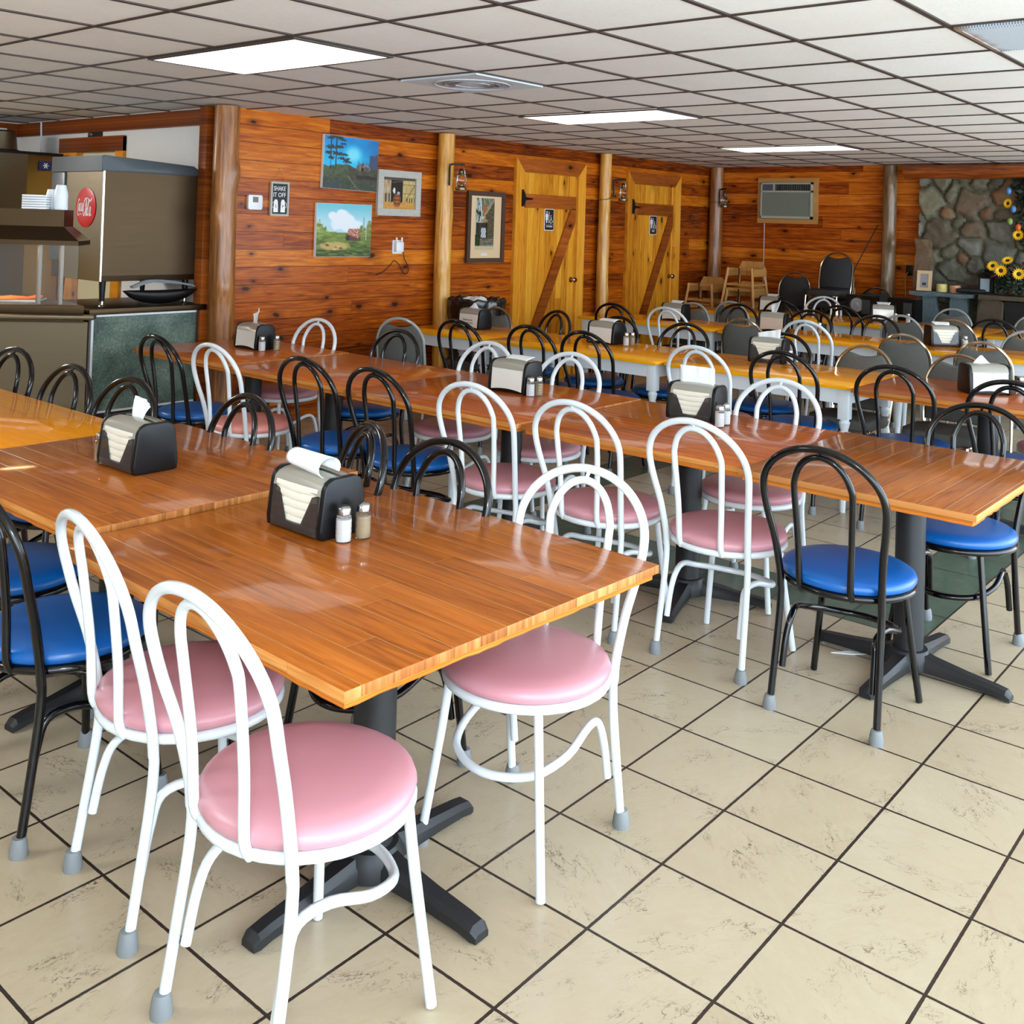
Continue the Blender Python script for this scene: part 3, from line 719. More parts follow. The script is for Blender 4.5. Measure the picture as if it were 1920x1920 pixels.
# front row, far side
chair(protoE, 'f', 2.19, 1.72, 'white pink-seated tube chair facing the camera at the right end of the nearest table', 4)
chair(B_, 'f', 2.15, 2.27, 'black tube chair across the nearest table, wide hoop right of the salt and pepper', -2)
chair(B_, 'f', 2.17, 2.74, 'black tube chair across the nearest table, turned sideways behind the dispenser with the rolled napkin', -24)
chair(B_, 'f', 2.16, 3.36, 'black tube chair across the front row, right of the dispenser with the upright napkin', -3)
chair(B_, 'f', 2.03, 3.97, 'black tube chair across the yellow table, hoop just behind the dispenser with upright napkin', 4)
chair(B_, 'f', 2.02, 4.47, 'black tube chair across the yellow table, in front of the steam table', 2)
chair(B_, 'f', 2.08, 5.16, 'black tube chair at the far left, narrow hoop beside the steel steam table', 6)
# second row, camera side
chair(B_, 'n', 3.53, 1.39, 'black tube chair with blue seat in the right foreground, before the crosswise-plank table', 1)
chair(W_, 'n', 3.635, 1.912, 'white pink-seated tube chair in front of the dispenser with the tall napkin', -1)
chair(W_, 'n', 3.60, 2.45, 'white pink-seated tube chair directly behind the hoop of the chair facing the camera', 0)
chair(W_, 'n', 3.62, 3.03, 'leftmost of three white pink-seated tube chairs lined before the second row', 3)
chair(B_, 'n', 3.58, 3.60, 'black tube chair with blue seat, next to the leftmost of three white chairs', 0)
chair(B_, 'n', 3.55, 4.10, 'black tube chair with blue seat in the second row, second from the orange-pink seated chair', 2)
chair(protoS, 'n', 3.50, 4.81, 'white tube chair with an orange-pink seat in the second row, beside a blue-seated black chair', 1)
chair(B_, 'n', 3.47, 5.31, 'black tube chair with blue seat in the second row, in front of the green counter', 0)
# second row, far side
chair(B_, 'f', 4.37, 1.27, 'black tube chair with blue seat across the crosswise-plank table at the right edge', -2)
chair(W_, 'f', 4.33, 2.15, 'white pink-seated tube chair across the second row, hoop mirrored right of the tall-napkin dispenser', 0)
chair(W_, 'f', 4.30, 3.36, 'white pink-seated tube chair across the second row, hoop right of its white-fronted dispenser', 1)
chair(W_, 'f', 4.30, 3.98, 'white tube chair across the second row, hoop left of the middle white-fronted dispenser', -2)
chair(B_, 'f', 4.31, 4.75, 'black blue-seated tube chair across the second row, before a grey banquet chair', 0)
chair(W_, 'f', 4.32, 5.55, 'white tube chair with pink seat across the second row, hoop against the board wall', 2)
# third row, camera side
chair(B_, 'n', 5.66, 5.00, 'black tube chair on the camera side of the yellow table nearest the paintings', 0)
chair(B_, 'n', 5.81, 4.46, 'black tube chair in the third row, leftmost of two together below the women door', 0)
chair(B_, 'n', 5.83, 4.00, 'black tube chair in the third row, its hoop beside the white-fronted dispenser with two shakers', -1)
chair(W_, 'n', 5.74, 3.11, 'white tube chair in the third row, seen behind the tall napkin of the smoked dispenser', 0)
chair(B_, 'n', 5.95, 2.66, 'black blue-seated tube chair in front of the dispenser with the tilted napkin', 0)
chair(B_, 'n', 5.87, 1.98, 'black tube chair at the joint of the yellow table and the reddish table', 0)
chair(B_, 'n', 5.80, 1.38, 'black tube chair in front of the reddish table at the right edge of the picture', 2)
# third row, far side
chair(B_, 'f', 6.44, 5.17, 'black tube chair across the third row, hoop in front of the women restroom door', -16)
chair(B_, 'f', 6.44, 4.52, 'black tube chair across the third row, half hidden by a white-fronted dispenser', -4)
chair(B_, 'f', 6.44, 3.90, 'black tube chair across the third row, wide hoop in front of a white tube chair', 0)
chair(B_, 'f', 6.44, 3.12, 'black tube chair across the third row, half hidden by the tilted napkin', 0)
chair(W_, 'f', 6.43, 1.32, 'white tube chair across the reddish table, cut off by the right edge of the picture', 0)
# fourth and fifth rows
chair(B_, 'n', 8.08, 5.31, 'black tube chair at the wall end of the fourth row, before the slim golden log', 0)
chair(W_, 'n', 8.17, 4.80, 'white tube chair in the fourth row, in front of the men restroom door', 0)
chair(W_, 'n', 8.10, 3.47, 'white tube chair in the fourth row, in front of the tan-tinted dispenser', 0)
chair(B_, 'f', 8.66, 4.62, 'black tube chair across the fourth row, nested before a grey rounded banquet back', 0)
chair(B_, 'f', 8.66, 3.90, 'black tube chair across the fourth row, right of the tan-tinted dispenser', 0)
chair(B_, 'f', 8.66, 3.30, 'black tube chair across the fourth row, overlapping a grey banquet back near the middle', 0)
chair(B_, 'n', 10.07, 4.60, 'black tube chair on the camera side of the farthest row, before a white-fronted dispenser', 0)
chair(B_, 'n', 10.06, 3.98, 'black tube chair before the farthest row, left of the round loudspeaker cone', 0)
chair(B_, 'n', 9.86, 2.52, 'black tube chair on the camera side of the farthest row, below the lantern and sunflowers', 0)
chair(W_, 'f', 10.69, 4.64, 'white tube chair across the farthest row, in front of the tall stack of banquet chairs', 0)

# ------------------------------------------------------------------ banquet chairs
def banquet(label, frame='chrome', cloth='grey_fabric', group='grey rounded banquet chairs'):
    t = thing('banquet_chair', label, 'chair', group=group)
    def arch(w, y0, z0, z1, n=12, k=.9):
        P = [(w, y0, z0)]
        for i in range(n + 1):
            th = PI * i / n; P.append((w * math.cos(th), y0 - .05 * math.sin(th) * 1.0, z0 + (z1 - z0) * (.0 + math.sin(th) ** k)))
        return P
    w = .192
    side = [(w - .01, -.19, .43), (w, -.205, .55), (w, -.232, .70)]
    arc = [(w * math.cos(th), -.232 - .035 * math.sin(th), .712 + .190 * math.sin(th)) for th in [math.radians(d) for d in (15, 35, 55, 72, 90, 108, 125, 145, 165)]]
    pts = side + arc + [(-x, y, z) for x, y, z in reversed(side)]
    obj('back_frame', ntube(spline(pts, 4), .0115, 8), MT[frame], t)
    # padded panel, with the crescent hand gap under the frame top
    def ptx(x, z, off):
        yy = -.19 - (z - .43) * .155 - .0
        return (x, yy + off, z)
    outl = [(w - .014, .50), (w - .012, .62), (w - .010, .70)]
    for d in (12, 26, 40, 52):
        th = math.radians(d); outl.append(((w - .011) * math.cos(th), .712 + .182 * math.sin(th)))
    outl += [(.075, .848), (.04, .838), (0, .835)]
    full = outl + [(-x, z) for x, z in reversed(outl[:-1])]
    bm = bmesh.new()
    n = len(full); F_r = [bm.verts.new(ptx(x * .93, .65 + (z - .65) * .95, .026)) for x, z in full]; F0 = [bm.verts.new(ptx(x, z, .012)) for x, z in full]; B0 = [bm.verts.new(ptx(x, z, -.010)) for x, z in full]; Bk = [bm.verts.new(ptx(x * .95, .65 + (z - .65) * .96, -.016)) for x, z in full]
    for A, Bq in ((F_r, F0), (F0, B0), (B0, Bk)):
        for k in range(n): bm.faces.new((A[k], A[(k + 1) % n], Bq[(k + 1) % n], Bq[k]))
    bm.faces.new(F_r); bm.faces.new(list(reversed(Bk)))
    obj('backrest', bm, MT[cloth], t, angle=50)
    bm = bmesh.new(); prism(bm, rrect(.41, .40, .07, 5), 'z', .425, .485, bev=.02)
    obj('seat', bm, MT[cloth], t, angle=60)
    bm = bmesh.new(); tube(bm, [(x, y, .418) for x, y in rrect(.385, .37, .05, 4)], .010, 8, closed=True)
    obj('seat_frame', bm, MT[frame], t)
    for s in (-1, 1):
        obj('leg', ntube(spline([(s * (w - .012), -.186, .44), (s * .185, -.2, .25), (s * .188, -.235, .002)], 4), .0105, 8), MT[frame], t)
        obj('leg', ntube(spline([(s * .18, .178, .42), (s * .185, .19, .25), (s * .19, .205, .002)], 4), .0105, 8), MT[frame], t)
    return t
bq_c = banquet('', 'chrome', 'grey_fabric'); bq_g = banquet('', 'greyframe', 'grey_fabric'); bq_d = banquet('', 'chrome', 'dark_fabric')
chair(bq_g, 'n', 5.58, 5.62, 'grey rounded banquet chair beside the board wall, at the wall end of the third row', 20)
chair(bq_c, 'f', 6.45, 5.76, 'banquet chair with bronze frame behind the dispenser in front of the trash can', 0)
chair(bq_c, 'f', 6.45, 2.55, 'banquet chair with bronze frame and hand gap, across the end of the yellow third-row table', 0)
chair(bq_c, 'f', 6.45, 1.96, 'bronze-framed banquet chair with hand gap, left of the dispenser on the reddish table', 0)
chair(bq_c, 'n', 8.00, 2.66, 'big grey banquet back with bronze rim, centre right, in front of the fourth row', 0)
chair(bq_c, 'n', 7.97, 2.10, 'big grey banquet back with bronze rim, behind the white dispenser on the reddish table', 0)
chair(bq_c, 'n', 8.06, 4.00, 'grey banquet back with bronze rim, left of the dispenser with tilted napkin', 0)
chair(bq_g, 'n', 9.80, 5.03, 'grey-framed banquet chair in front of the high chairs, a black hoop nested before it', 0)
chair(bq_g, 'f', 8.69, 5.13, 'grey-framed banquet chair partly behind the dispenser before the men restroom door', 0)
chair(bq_g, 'n', 9.80, 3.30, 'grey-framed banquet chair before the farthest row, under the two small far shakers', 0)
chair(bq_c, 'n', 9.78, 2.84, 'dull brown-rimmed banquet chair behind the front-facing smoked dispenser in the fourth row', 0)
chair(bq_g, 'f', 8.69, 2.10, 'grey-framed banquet chair across the fourth row, cut by the right edge of the picture', 0)
chair(bq_g, 'f', 10.69, 3.27, 'pale-rimmed banquet chair across the farthest row, in front of the blue slate legs', 0)
chair(bq_g, 'f', 10.69, 2.50, 'pale-rimmed banquet chair across the farthest row at the right edge, before the black firebox', 0)
def stack(x, y, n, names, rot=0):
    for k in range(n):
        o = chair(bq_d, 'f', x - .035 * k, y, names[k], rot); o.location.z = .128 * k; o['group'] = 'stacked charcoal banquet chairs'
stack(11.38, 4.72, 5, ['charcoal banquet chair at the bottom of the tallest stack by the back wall', 'charcoal banquet chair, second from the floor in the tallest stack', 'charcoal banquet chair in the middle of the tallest stack',
      'charcoal banquet chair, second from the top of the tallest stack', 'charcoal banquet chair topping the tallest stack, its back high against the boards'])
stack(11.36, 5.25, 3, ['charcoal banquet chair at the bottom of the lower stack left of the tallest one', 'charcoal banquet chair in the middle of the lower stack left of the tallest one', 'charcoal banquet chair topping the lower stack left of the tallest one'])
stack(11.42, 4.31, 2, ['charcoal banquet chair at the bottom of the stack behind the loudspeakers', 'charcoal banquet chair topping the stack behind the loudspeakers'])

# ------------------------------------------------------------------ napkin dispensers (local: long axis y, faces -x)
def side_poly():
    return [(-.080, .004), (-.070, 0), (.070, 0), (.080, .004), (.083, .03), (.070, .135), (.060, .156), (.040, .166), (-.040, .166), (-.060, .156), (-.070, .135), (-.083, .03)]
def dispenser(kind, nap, card='card', lines=False):
    t = thing('napkin_dispenser', '', 'napkin dispenser', group='napkin dispensers on the tables')
    for s in (-1, 1):
        bm = bmesh.new(); prism(bm, side_poly(), 'y', s * .112 - .010, s * .112 + .010, bev=.004)
        obj('side_panel', bm, MT['black_plastic'], t, angle=50)
    bm = bmesh.new(); prism(bm, [(-.066, .004), (.066, .004), (.066, .02), (-.066, .02)], 'y', -.103, .103); obj('base', bm, MT['black_plastic'], t, smooth=False)
    # top sheet, gently arched
    bm = bmesh.new(); A = []
    for k in range(13):
        u = -1 + 2 * k / 12; y = u * .103; dz = .006 * (1 - u * u)
        prof = [(-.074, .118), (-.068, .142), (-.056, .155), (-.036, .162), (-.012, .164), (-.012, .160), (-.034, .158), (-.053, .151), (-.064, .140), (-.070, .118)]
        A.append([bm.verts.new((x, y, z + dz)) for x, z in prof])
    for P, Q in zip(A, A[1:]):
        n = len(P)
        for k in range(n): bm.faces.new((P[k], P[(k + 1) % n], Q[(k + 1) % n], Q[k]))
    bm.faces.new(A[0]); bm.faces.new(list(reversed(A[-1])))
    g = bmesh.ops.duplicate(bm, geom=bm.verts[:] + bm.edges[:] + bm.faces[:])
    bmesh.ops.transform(bm, matrix=Matrix.Diagonal((-1, 1, 1, 1)), verts=[e for e in g['geom'] if isinstance(e, bmesh.types.BMVert)])
    obj('top_cover', bm, MT['greytop'] if kind != 'V' else MT['greytop'], t, angle=50)
    obj('napkin_stack', nbox(-.052, .052, -.096, .096, .022, .152, bev=.004), MT['paper_cream'], t)
    for s in (-1, 1):
        if kind == 'V':
            for q in (-1, 1):
                xs = lambda z, o=0: s * (.0745 + (.083 - .0745) * (.118 - z) / .09 + o)
                pts = [(q * .101, .022), (q * .030, .022), (q * .072, .112), (q * .101, .120)]
                bm = bmesh.new(); F1 = [bm.verts.new((xs(z), y, z)) for y, z in pts]; F2 = [bm.verts.new((xs(z, -.003), y, z)) for y, z in pts]
                bm.faces.new(F1); bm.faces.new(list(reversed(F2)))
                for k in range(4): bm.faces.new((F1[k], F1[(k + 1) % 4], F2[(k + 1) % 4], F2[k]))
                obj('face_cheek', bm, MT['smoke'], t, smooth=False)
            obj('face_sill', nbox(min(s * .074, s * .0835), max(s * .074, s * .0835), -.101, .101, .006, .030, bev=.002), MT['smoke'], t)
            bm = bmesh.new(); rr = random.Random(3); 
            for k in range(5):
                z = .035 + k * .023; tube(bm, [(s * (.066 + .002 * (k % 2)), -.09, z + rr.uniform(-.002, .002)), (s * .071, 0, z - .004), (s * .067, .09, z + rr.uniform(-.002, .002))], .0125, 8, sx=.55)
            obj('napkin_folds', bm, MT['paper_cream'], t)
        else:
            bm = bmesh.new(); F = []
            for k in range(9):
                u = -1 + 2 * k / 8; y = u * .100; bw = .012 + .010 * (1 - u * u) 
                F.append([bm.verts.new((s * .0745, y, .122)), bm.verts.new((s * (.0785 + .001 * (1 - u * u)), y, .07)), bm.verts.new((s * .0825, y, bw)), bm.verts.new((s * .0795, y, bw)), bm.verts.new((s * .0755, y, .07)), bm.verts.new((s * .0715, y, .122))])
            for P, Q in zip(F, F[1:]):
                for k in range(6): bm.faces.new((P[k], P[(k + 1) % 6], Q[(k + 1) % 6], Q[k]))
            bm.faces.new(F[0]); bm.faces.new(list(reversed(F[-1])))
            cd = obj('face_card', bm, MT[card], t, angle=50)
            if lines and s < 0:
                text('printed_line', 'Thank you for', .019, MT['black_ink'], (-.0802, .06, .075), FACE_X, cd, sx=1, align='LEFT')
                text('printed_line', 'caring for the planet.', .017, MT['black_ink'], (-.0812, .088, .052), FACE_X, cd, sx=1, align='LEFT')
    # dispensed napkin
    bm = bmesh.new(); G = []
    if nap == 'roll':      # laid over, tube-like curl
        for k in range(15):
            v = k / 14; row = []
            for j in range(13):
                u = j / 12; a = PI * 1.55 * v
                y = -.08 + .155 * u; r = .024 + .006 * (1 - u)
                row.append(bm.verts.new((-.022 + .044 * (1 - v) * 0 + r * math.cos(a - .5) * 1.35, y, .186 + .008 * (1 - u) * 0 + r * math.sin(a - .5) + .010 * u)))
            G.append(row)
    elif nap in ('up', 'tall', 'tilt', 'tuft', 'flag', 'flat'):
        w0, w1, hh, lean, curl, slope = {'up': (.035, .062, .062, .012, .012, .02), 'tall': (.085, .088, .085, .0, .004, .0), 'tilt': (.075, .08, .05, .0, .006, -.035), 'tuft': (.05, .07, .03, .03, .01, .0), 'flag': (.02, .045, .09, .0, .02, -.05), 'flat': (.07, .08, .022, .035, .004, 0)}[nap]
        for k in range(9):
            v = k / 8; row = []
            for j in range(13):
                u = -1 + j / 6; ww = w0 + (w1 - w0) * v
                row.append(bm.verts.new((-.004 + lean * v * v * 2 + curl * math.sin(u * 2.2 + v) * v + .003 * math.sin(u * 9) * v, u * ww + slope * v * (.4 if nap in ('flag',) else .0), .160 + hh * v + slope * u * v * .5)))
            G.append(row)
    elif nap == 'peak':
        for k in range(7):
            v = k / 6; row = []
            for j in range(11):
                u = -1 + j / 5; row.append(bm.verts.new((-.005 + .02 * v, u * (.075 - .02 * v) , .162 + (.055 * v) * (1 - abs(u - .3)) )))
            G.append(row)
    for P, Q in zip(G, G[1:]):
        for k in range(len(P) - 1): bm.faces.new((P[k], P[k + 1], Q[k + 1], Q[k]))
    o = obj('napkin', bm, MT['paper'], t, angle=180)
    md = o.modifiers.new('thick', 'SOLIDIFY'); md.thickness = .0012
    return t
def put_d(x, y, rz, kind, nap, label, card='card', lines=False, z=H):
    t = dispenser(kind, nap, card, lines); t.location = (x, y, z + .0005); t.rotation_euler = (0, 0, math.radians(rz)); t['label'] = label; return t
put_d(1.925, 2.315, 0, 'V', 'roll', 'black napkin dispenser with smoked face and rolled white napkin on the nearest table', z=H - .004)
put_d(1.895, 3.235, 0, 'V', 'up', 'black smoked-face dispenser with one curled upright napkin, behind the nearest dispenser', z=H + .012)
put_d(4.16, 5.69, 0, 'P', 'flag', 'white-fronted dispenser by the thick corner log, a narrow napkin standing up like a flag')
put_d(4.20, 3.46, 2, 'P', 'flat', 'white-fronted dispenser in the middle of the second row, napkin lying flat on top')
put_d(4.30, 2.43, 6, 'V', 'tall', 'smoked-face dispenser with a tall square napkin, in front of the wide white hoops', z=H - .006)
put_d(6.38, 5.72, 0, 'P', 'peak', 'white-fronted dispenser with printed lines, in front of the trash can', lines=True)
put_d(6.45, 4.44, 0, 'P', 'flat', 'white-fronted dispenser beside two shakers on the third row, below the slim log')
put_d(8.62, 5.13, 0, 'P', 'tuft', 'white-fronted dispenser with napkin tuft before the men restroom door')
put_d(6.50, 3.13, 8, 'V', 'tilt', 'smoked-face dispenser with a tilted square napkin on the third row')
put_d(6.30, 1.70, 40, 'P', 'peak', 'large white-fronted dispenser on the reddish table at the right edge')
put_d(8.70, 2.68, 40, 'V', 'tuft', 'smoked-face dispenser facing front on the fourth row, right of centre')
put_d(8.55, 4.08, 10, 'P', 'flag', 'tan-tinted dispenser in the middle of the fourth row', card='paper_pink')
put_d(10.62, 5.10, 0, 'P', 'tuft', 'white-fronted dispenser on the farthest row before the lower banquet stack')
put_d(10.62, 3.86, 20, 'P', 'tuft', 'white-fronted dispenser on the farthest row before the right loudspeaker')

# ------------------------------------------------------------------ shakers
def shaker(fill, label, x, y, z=H, detail=True):
    t = thing('shaker', label, 'shaker', (x, y, z + .0005), 0, 'salt and pepper shakers')
    def facet(a, zz): return 1 + .03 * math.cos(a * 10) * (1 if .012 < zz < .068 else 0) + .02 * math.cos(zz * 2 * PI / .014) * (1 if .012 < zz < .068 else 0)
    prof = [(.0195, 0), (.0205, .004)] + [(.0212, .008 + k * .0035) for k in range(17)] + [(.0205, .07), (.0165, .074)]
    n = 40 if detail else 16
    obj('glass_body', nlathe(prof if detail else [(.0195, 0), (.0212, .01), (.0212, .068), (.0165, .074)], n, mod=facet if detail else None), MT['glass'], t, angle=30)
    obj('contents', nlathe([(.0175, .003), (.0182, .01), (.0182, .060), (.016, .062)], 20), MT[fill], t)
    obj('lid', nlathe([(.0185, .0742), (.0192, .076), (.0185, .079), (.0192, .082), (.0185, .085), (.0188, .09), (.017, .095), (.010, .0985), (.002, .0995)], 24), MT['lid'], t, angle=60)
    return t
shaker('salt', 'salt shaker with white filling beside the dispenser on the nearest table', 1.895, 2.158, H - .004)
shaker('pepper', 'pepper shaker with tan filling beside the dispenser on the nearest table', 1.957, 2.148, H - .004)
shaker('pepper', 'tan-filled shaker half hidden behind the dispenser with the upright napkin', 1.845, 3.385, H + .012)
shaker('salt', 'salt shaker by the dispenser near the thick corner log', 4.10, 5.53)
shaker('pepper', 'tan-filled shaker by the dispenser near the thick corner log', 4.21, 5.52)
shaker('salt', 'salt shaker in the middle of the second row, right of the white-fronted dispenser', 4.135, 3.305)
shaker('pepper', 'tan-filled shaker in the middle of the second row, right of the white-fronted dispenser', 4.185, 3.29)
shaker('salt', 'salt shaker next to the dispenser with the tall napkin', 4.20, 2.255, H - .006)
shaker('salt', 'rounder half-empty shaker behind the salt shaker next to the tall napkin', 4.275, 2.265, H - .006)
shaker('salt', 'salt shaker on the third row below the slim golden log', 6.44, 4.25, detail=False)
shaker('pepper', 'tan-filled shaker on the third row below the slim golden log', 6.50, 4.235, detail=False)
shaker('salt', 'shaker just right of the dispenser with the tilted napkin', 6.49, 2.975, detail=False)
shaker('salt', 'shaker right of the large dispenser on the reddish table', 6.44, 1.545, detail=False)
shaker('salt', 'white shaker right of the front-facing smoked dispenser', 8.70, 2.50, detail=False)
shaker('pepper', 'dark shaker right of the tan-tinted dispenser on the fourth row', 8.70, 3.72, detail=False)
shaker('pepper', 'dark shaker left of the two on the farthest row', 10.52, 3.70, detail=False)
shaker('salt', 'white shaker, the right one of two on the farthest row', 10.60, 3.60, detail=False)

# ------------------------------------------------------------------ painted panels (colour per vertex)
def paint_mat(name, rough=.5, coat=0):
    M = Mat(name, rough=rough, coat=coat, coatr=.05); M.set('col', M.n('ShaderNodeAttribute', _attribute_name='paint').outputs['Color']); return M.m
MT['paint'] = paint_mat('oil_paint', .5, .1); MT['print'] = paint_mat('print_behind_glass', .25, .4)
from mathutils import noise as MN
def N(x, y, s=1, o=0): return MN.noise(Vector((x * s, y * s, o * 7.3)))
def lerp(a, b, t): t = max(0, min(1, t)); return tuple(a[i] * (1 - t) + b[i] * t for i in range(3))
def sm(a, b, x): t = max(0, min(1, (x - a) / (b - a))); return t * t * (3 - 2 * t)
def canvas(name, w, h, nx, ny, fn, parent, y, mat='paint', x0=0, z0=0):
    """picture surface in the xz plane facing -y; fn(u,v) with v=0 at the top gives 0-255 rgb"""
    bm = bmesh.new(); cl = bm.verts.layers.float_color.new('paint'); G = []
    for j in range(ny + 1):
        row = []
        for i in range(nx + 1):
            u, v = i / nx, j / ny; q = bm.verts.new((x0 + u * w, y, z0 + h * (1 - v))); q[cl] = S(*[max(0, min(255, c)) for c in fn(u, v)]); row.append(q)
        G.append(row)
    for j in range(ny):
        for i in range(nx): bm.faces.new((G[j][i], G[j + 1][i], G[j + 1][i + 1], G[j][i + 1]))
    o = obj(name, bm, MT[mat], parent); return o
def p_blue(u, v):
    sky = lerp((0, 130, 200), (30, 178, 226), sm(0, .55, v)); sky = lerp(sky, (20, 100, 160), sm(.6, 1, u) * .7)
    d = math.hypot((u - .53), (v - .32) * .95); c = lerp((120, 220, 235), sky, sm(.05, .22, d)); c = lerp(c, (90, 190, 225), .25 * N(u, v, 9))
    hz = .56 + .04 * N(u, 0, 6) - .04 * sm(.2, .4, u) * (1 - sm(.4, .6, u))
    if N(u, 0, 34, 3) * .1 + .46 < v and .62 < u < .9: c = lerp(c, (40, 80, 100), .5)
    if u > .84 and v > .30 + .06 * N(u, v, 20): c = lerp(c, (64, 62, 82), .85)
    if v > hz: 
        c = lerp((70, 84, 50), (44, 54, 40), sm(hz, 1, v) + .7 * N(u, v, 14)); c = lerp(c, (96, 100, 66), .5 * sm(.1, .5, N(u, v, 30, 1)))
        if v < .82 and u > .45: c = lerp(c, (60, 46, 36), .5 + .5 * N(u, v, 22, 2))
        if abs(v - .74 - .03 * N(u, 0, 8)) < .035 and u > .6: c = lerp(c, (24, 18, 16), .7)
        if v > .74 and (abs((u - .42) - (v - .72) * .9) < .010 or abs((u - .5) - (v - .8) * .6) < .007): c = lerp(c, (120, 112, 98), .7)
        if v > .88 and u < .3: c = lerp(c, (40, 62, 72), .6)
    # cabin
    if .60 < u < .86 and .44 < v < .62:
        roof = .46 + abs(u - .72) * .55
        if v > roof:
            c = (92, 80, 74) if u < .76 else (74, 64, 58); c = lerp(c, (140, 130, 124), .6 * sm(0, .4, N(u * 6, v, 8)))
            if u > .74 and v < .53: c = lerp((150, 146, 148), (90, 84, 86), sm(-.2, .3, N(u, v, 30)))
            if abs(u - .71) < .022 and v > .555: c = (16, 14, 14)
            if abs(u - .71) < .012 and abs(v - .50) < .012: c = (26, 22, 20)
    # pines
    for px, top in ((.12, .04), (.215, 0)):
        if abs(u - px - .01 * v) < .009 and top < v < .63: c = (28, 34, 36)
    for (bx, by, bw, bh) in ((.10, .05, .06, .03), (.33, .06, .07, .02), (.14, .22, .10, .035), (.26, .20, .10, .03), (.34, .14, .06, .02), (.09, .33, .07, .03), (.24, .33, .12, .035), (.34, .34, .10, .025), (.36, .42, .12, .03), (.13, .42, .06, .03), (.42, .48, .08, .02), (.22, .02, .12, .03)):
        d = ((u - bx) / bw) ** 2 + ((v - by) / bh) ** 2 + 1.1 * N(u, v, 40, 5)
        if d < 1: c = lerp((52, 66, 58), (28, 40, 40), .5 + N(u, v, 60))
    return c
def p_green(u, v):
    c = lerp((110, 190, 205), (176, 214, 224), sm(0, .4, v))
    for (bx, by, bw, bh) in ((.46, .32, .26, .20), (.30, .24, .12, .10), (.62, .40, .2, .14), (.42, .16, .10, .06)):
        d = ((u - bx) / bw) ** 2 + ((v - by) / bh) ** 2 + .6 * N(u, v, 8, 1)
        c = lerp(c, (226, 232, 236), 1 - sm(.5, 1.1, d))
    hz = .545 + .02 * N(u, 0, 5)
    tl = .30 + u * 1.0 + .09 * N(u, 0, 28); 
    if u < .3 and v > tl: c = lerp((176, 190, 110), (92, 116, 44), .5 + .9 * N(u, v, 18))
    tr = .36 + (1 - u) * .4 + .10 * N(u, 0, 30, 2)
    if u > .72 and v > tr: c = lerp((150, 160, 90), (96, 112, 52), .5 + .9 * N(u, v, 18))
    if abs(u - .855) < .006 and v > .24: c = (96, 100, 60)
    if v > hz:
        c = lerp((110, 132, 50), (52, 72, 20), sm(hz, 1, v) + .8 * N(u * .6, v * 2, 9))
        c = lerp(c, (150, 164, 90), .6 * sm(.15, .45, N(u * .5, v * 2.2, 16, 4)))
        d = ((u - .32) / .30) ** 2 + ((v - .80) / .085) ** 2 + .4 * N(u, v, 14)
        c = lerp(c, (188, 160, 92), 1 - sm(.5, 1.15, d))
    if abs(u - .90) < .005 and .38 < v < .68: c = (206, 206, 190)
    if abs(u - .87) < .004 and .42 < v < .66: c = (196, 196, 180)
    if .52 < u < .80 and .45 < v < .72:
        if v > .47 + max(0, (.59 - u)) * 1.2 and v < .58 + (u - .56) * .35 and u > .56 and u < .77: c = lerp((170, 92, 66), (206, 190, 178), sm(.1, .3, N(u, v, 40)))
        elif v >= .58 + (u - .56) * .2 and v < .70: c = lerp((110, 70, 56), (60, 40, 34), .5 + N(u, v, 30))
        elif u <= .59 and v > .47 + (.59 - u) * 1.9 and v < .7: c = (126, 92, 84)
        if abs(u - .565) < .025 and .61 < v < .69: c = (28, 20, 22)
    for bx, by in ((.17, .77), (.20, .79), (.36, .82), (.40, .81), (.33, .87), (.44, .84)):
        if ((u - bx) / .035) ** 2 + ((v - by) / .012) ** 2 < 1: c = (196, 180, 160) if N(bx, by, 50) > 0 else (70, 58, 36)
    return c
def p_barn(u, v):
    c = (24, 18, 16)
    if v < .10: c = (90, 82, 74) if int(v * 40) % 2 else (60, 54, 50)
    elif u < .27: c = lerp((196, 180, 146), (150, 116, 84), .5 + .8 * N(u * 8, v, 4)); 
    elif u > .62: c = lerp((206, 184, 120), (170, 146, 90), .5 + .8 * N(u * 8, v, 4)); c = (120, 96, 54) if abs((v - .22)) < .012 or abs((u - .95) + (v - .3) * .55) < .014 or abs(v - .5) < .01 else c
    elif abs((v - .16) + (u - .3) * .15) < .012: c = (96, 76, 60)
    if u < .27 and v > .5 and int(u * 30) % 3 == 0: c = (60, 56, 50)
    if u > .72 and v > .62 and int(u * 40) % 3 == 0: c = (50, 44, 36)
    if ((u - .36) / .035) ** 2 + ((v - .42) / .09) ** 2 < 1: c = (226, 220, 202)
    if ((u - .49) / .04) ** 2 + ((v - .49) / .05) ** 2 < 1: c = (170, 176, 190)
    if v > .78 + .04 * N(u, 0, 20): c = lerp((216, 166, 80), (180, 120, 50), .5 + N(u * 4, v, 14))
    if abs(u - .455) < .115 - .05 * abs((v - .72) / .2) ** 2 and .52 < v < .93: c = lerp((172, 96, 40), (120, 62, 26), abs(u - .46) / .12); c = (90, 54, 30) if int(v * 26) % 3 == 0 else c
    return c
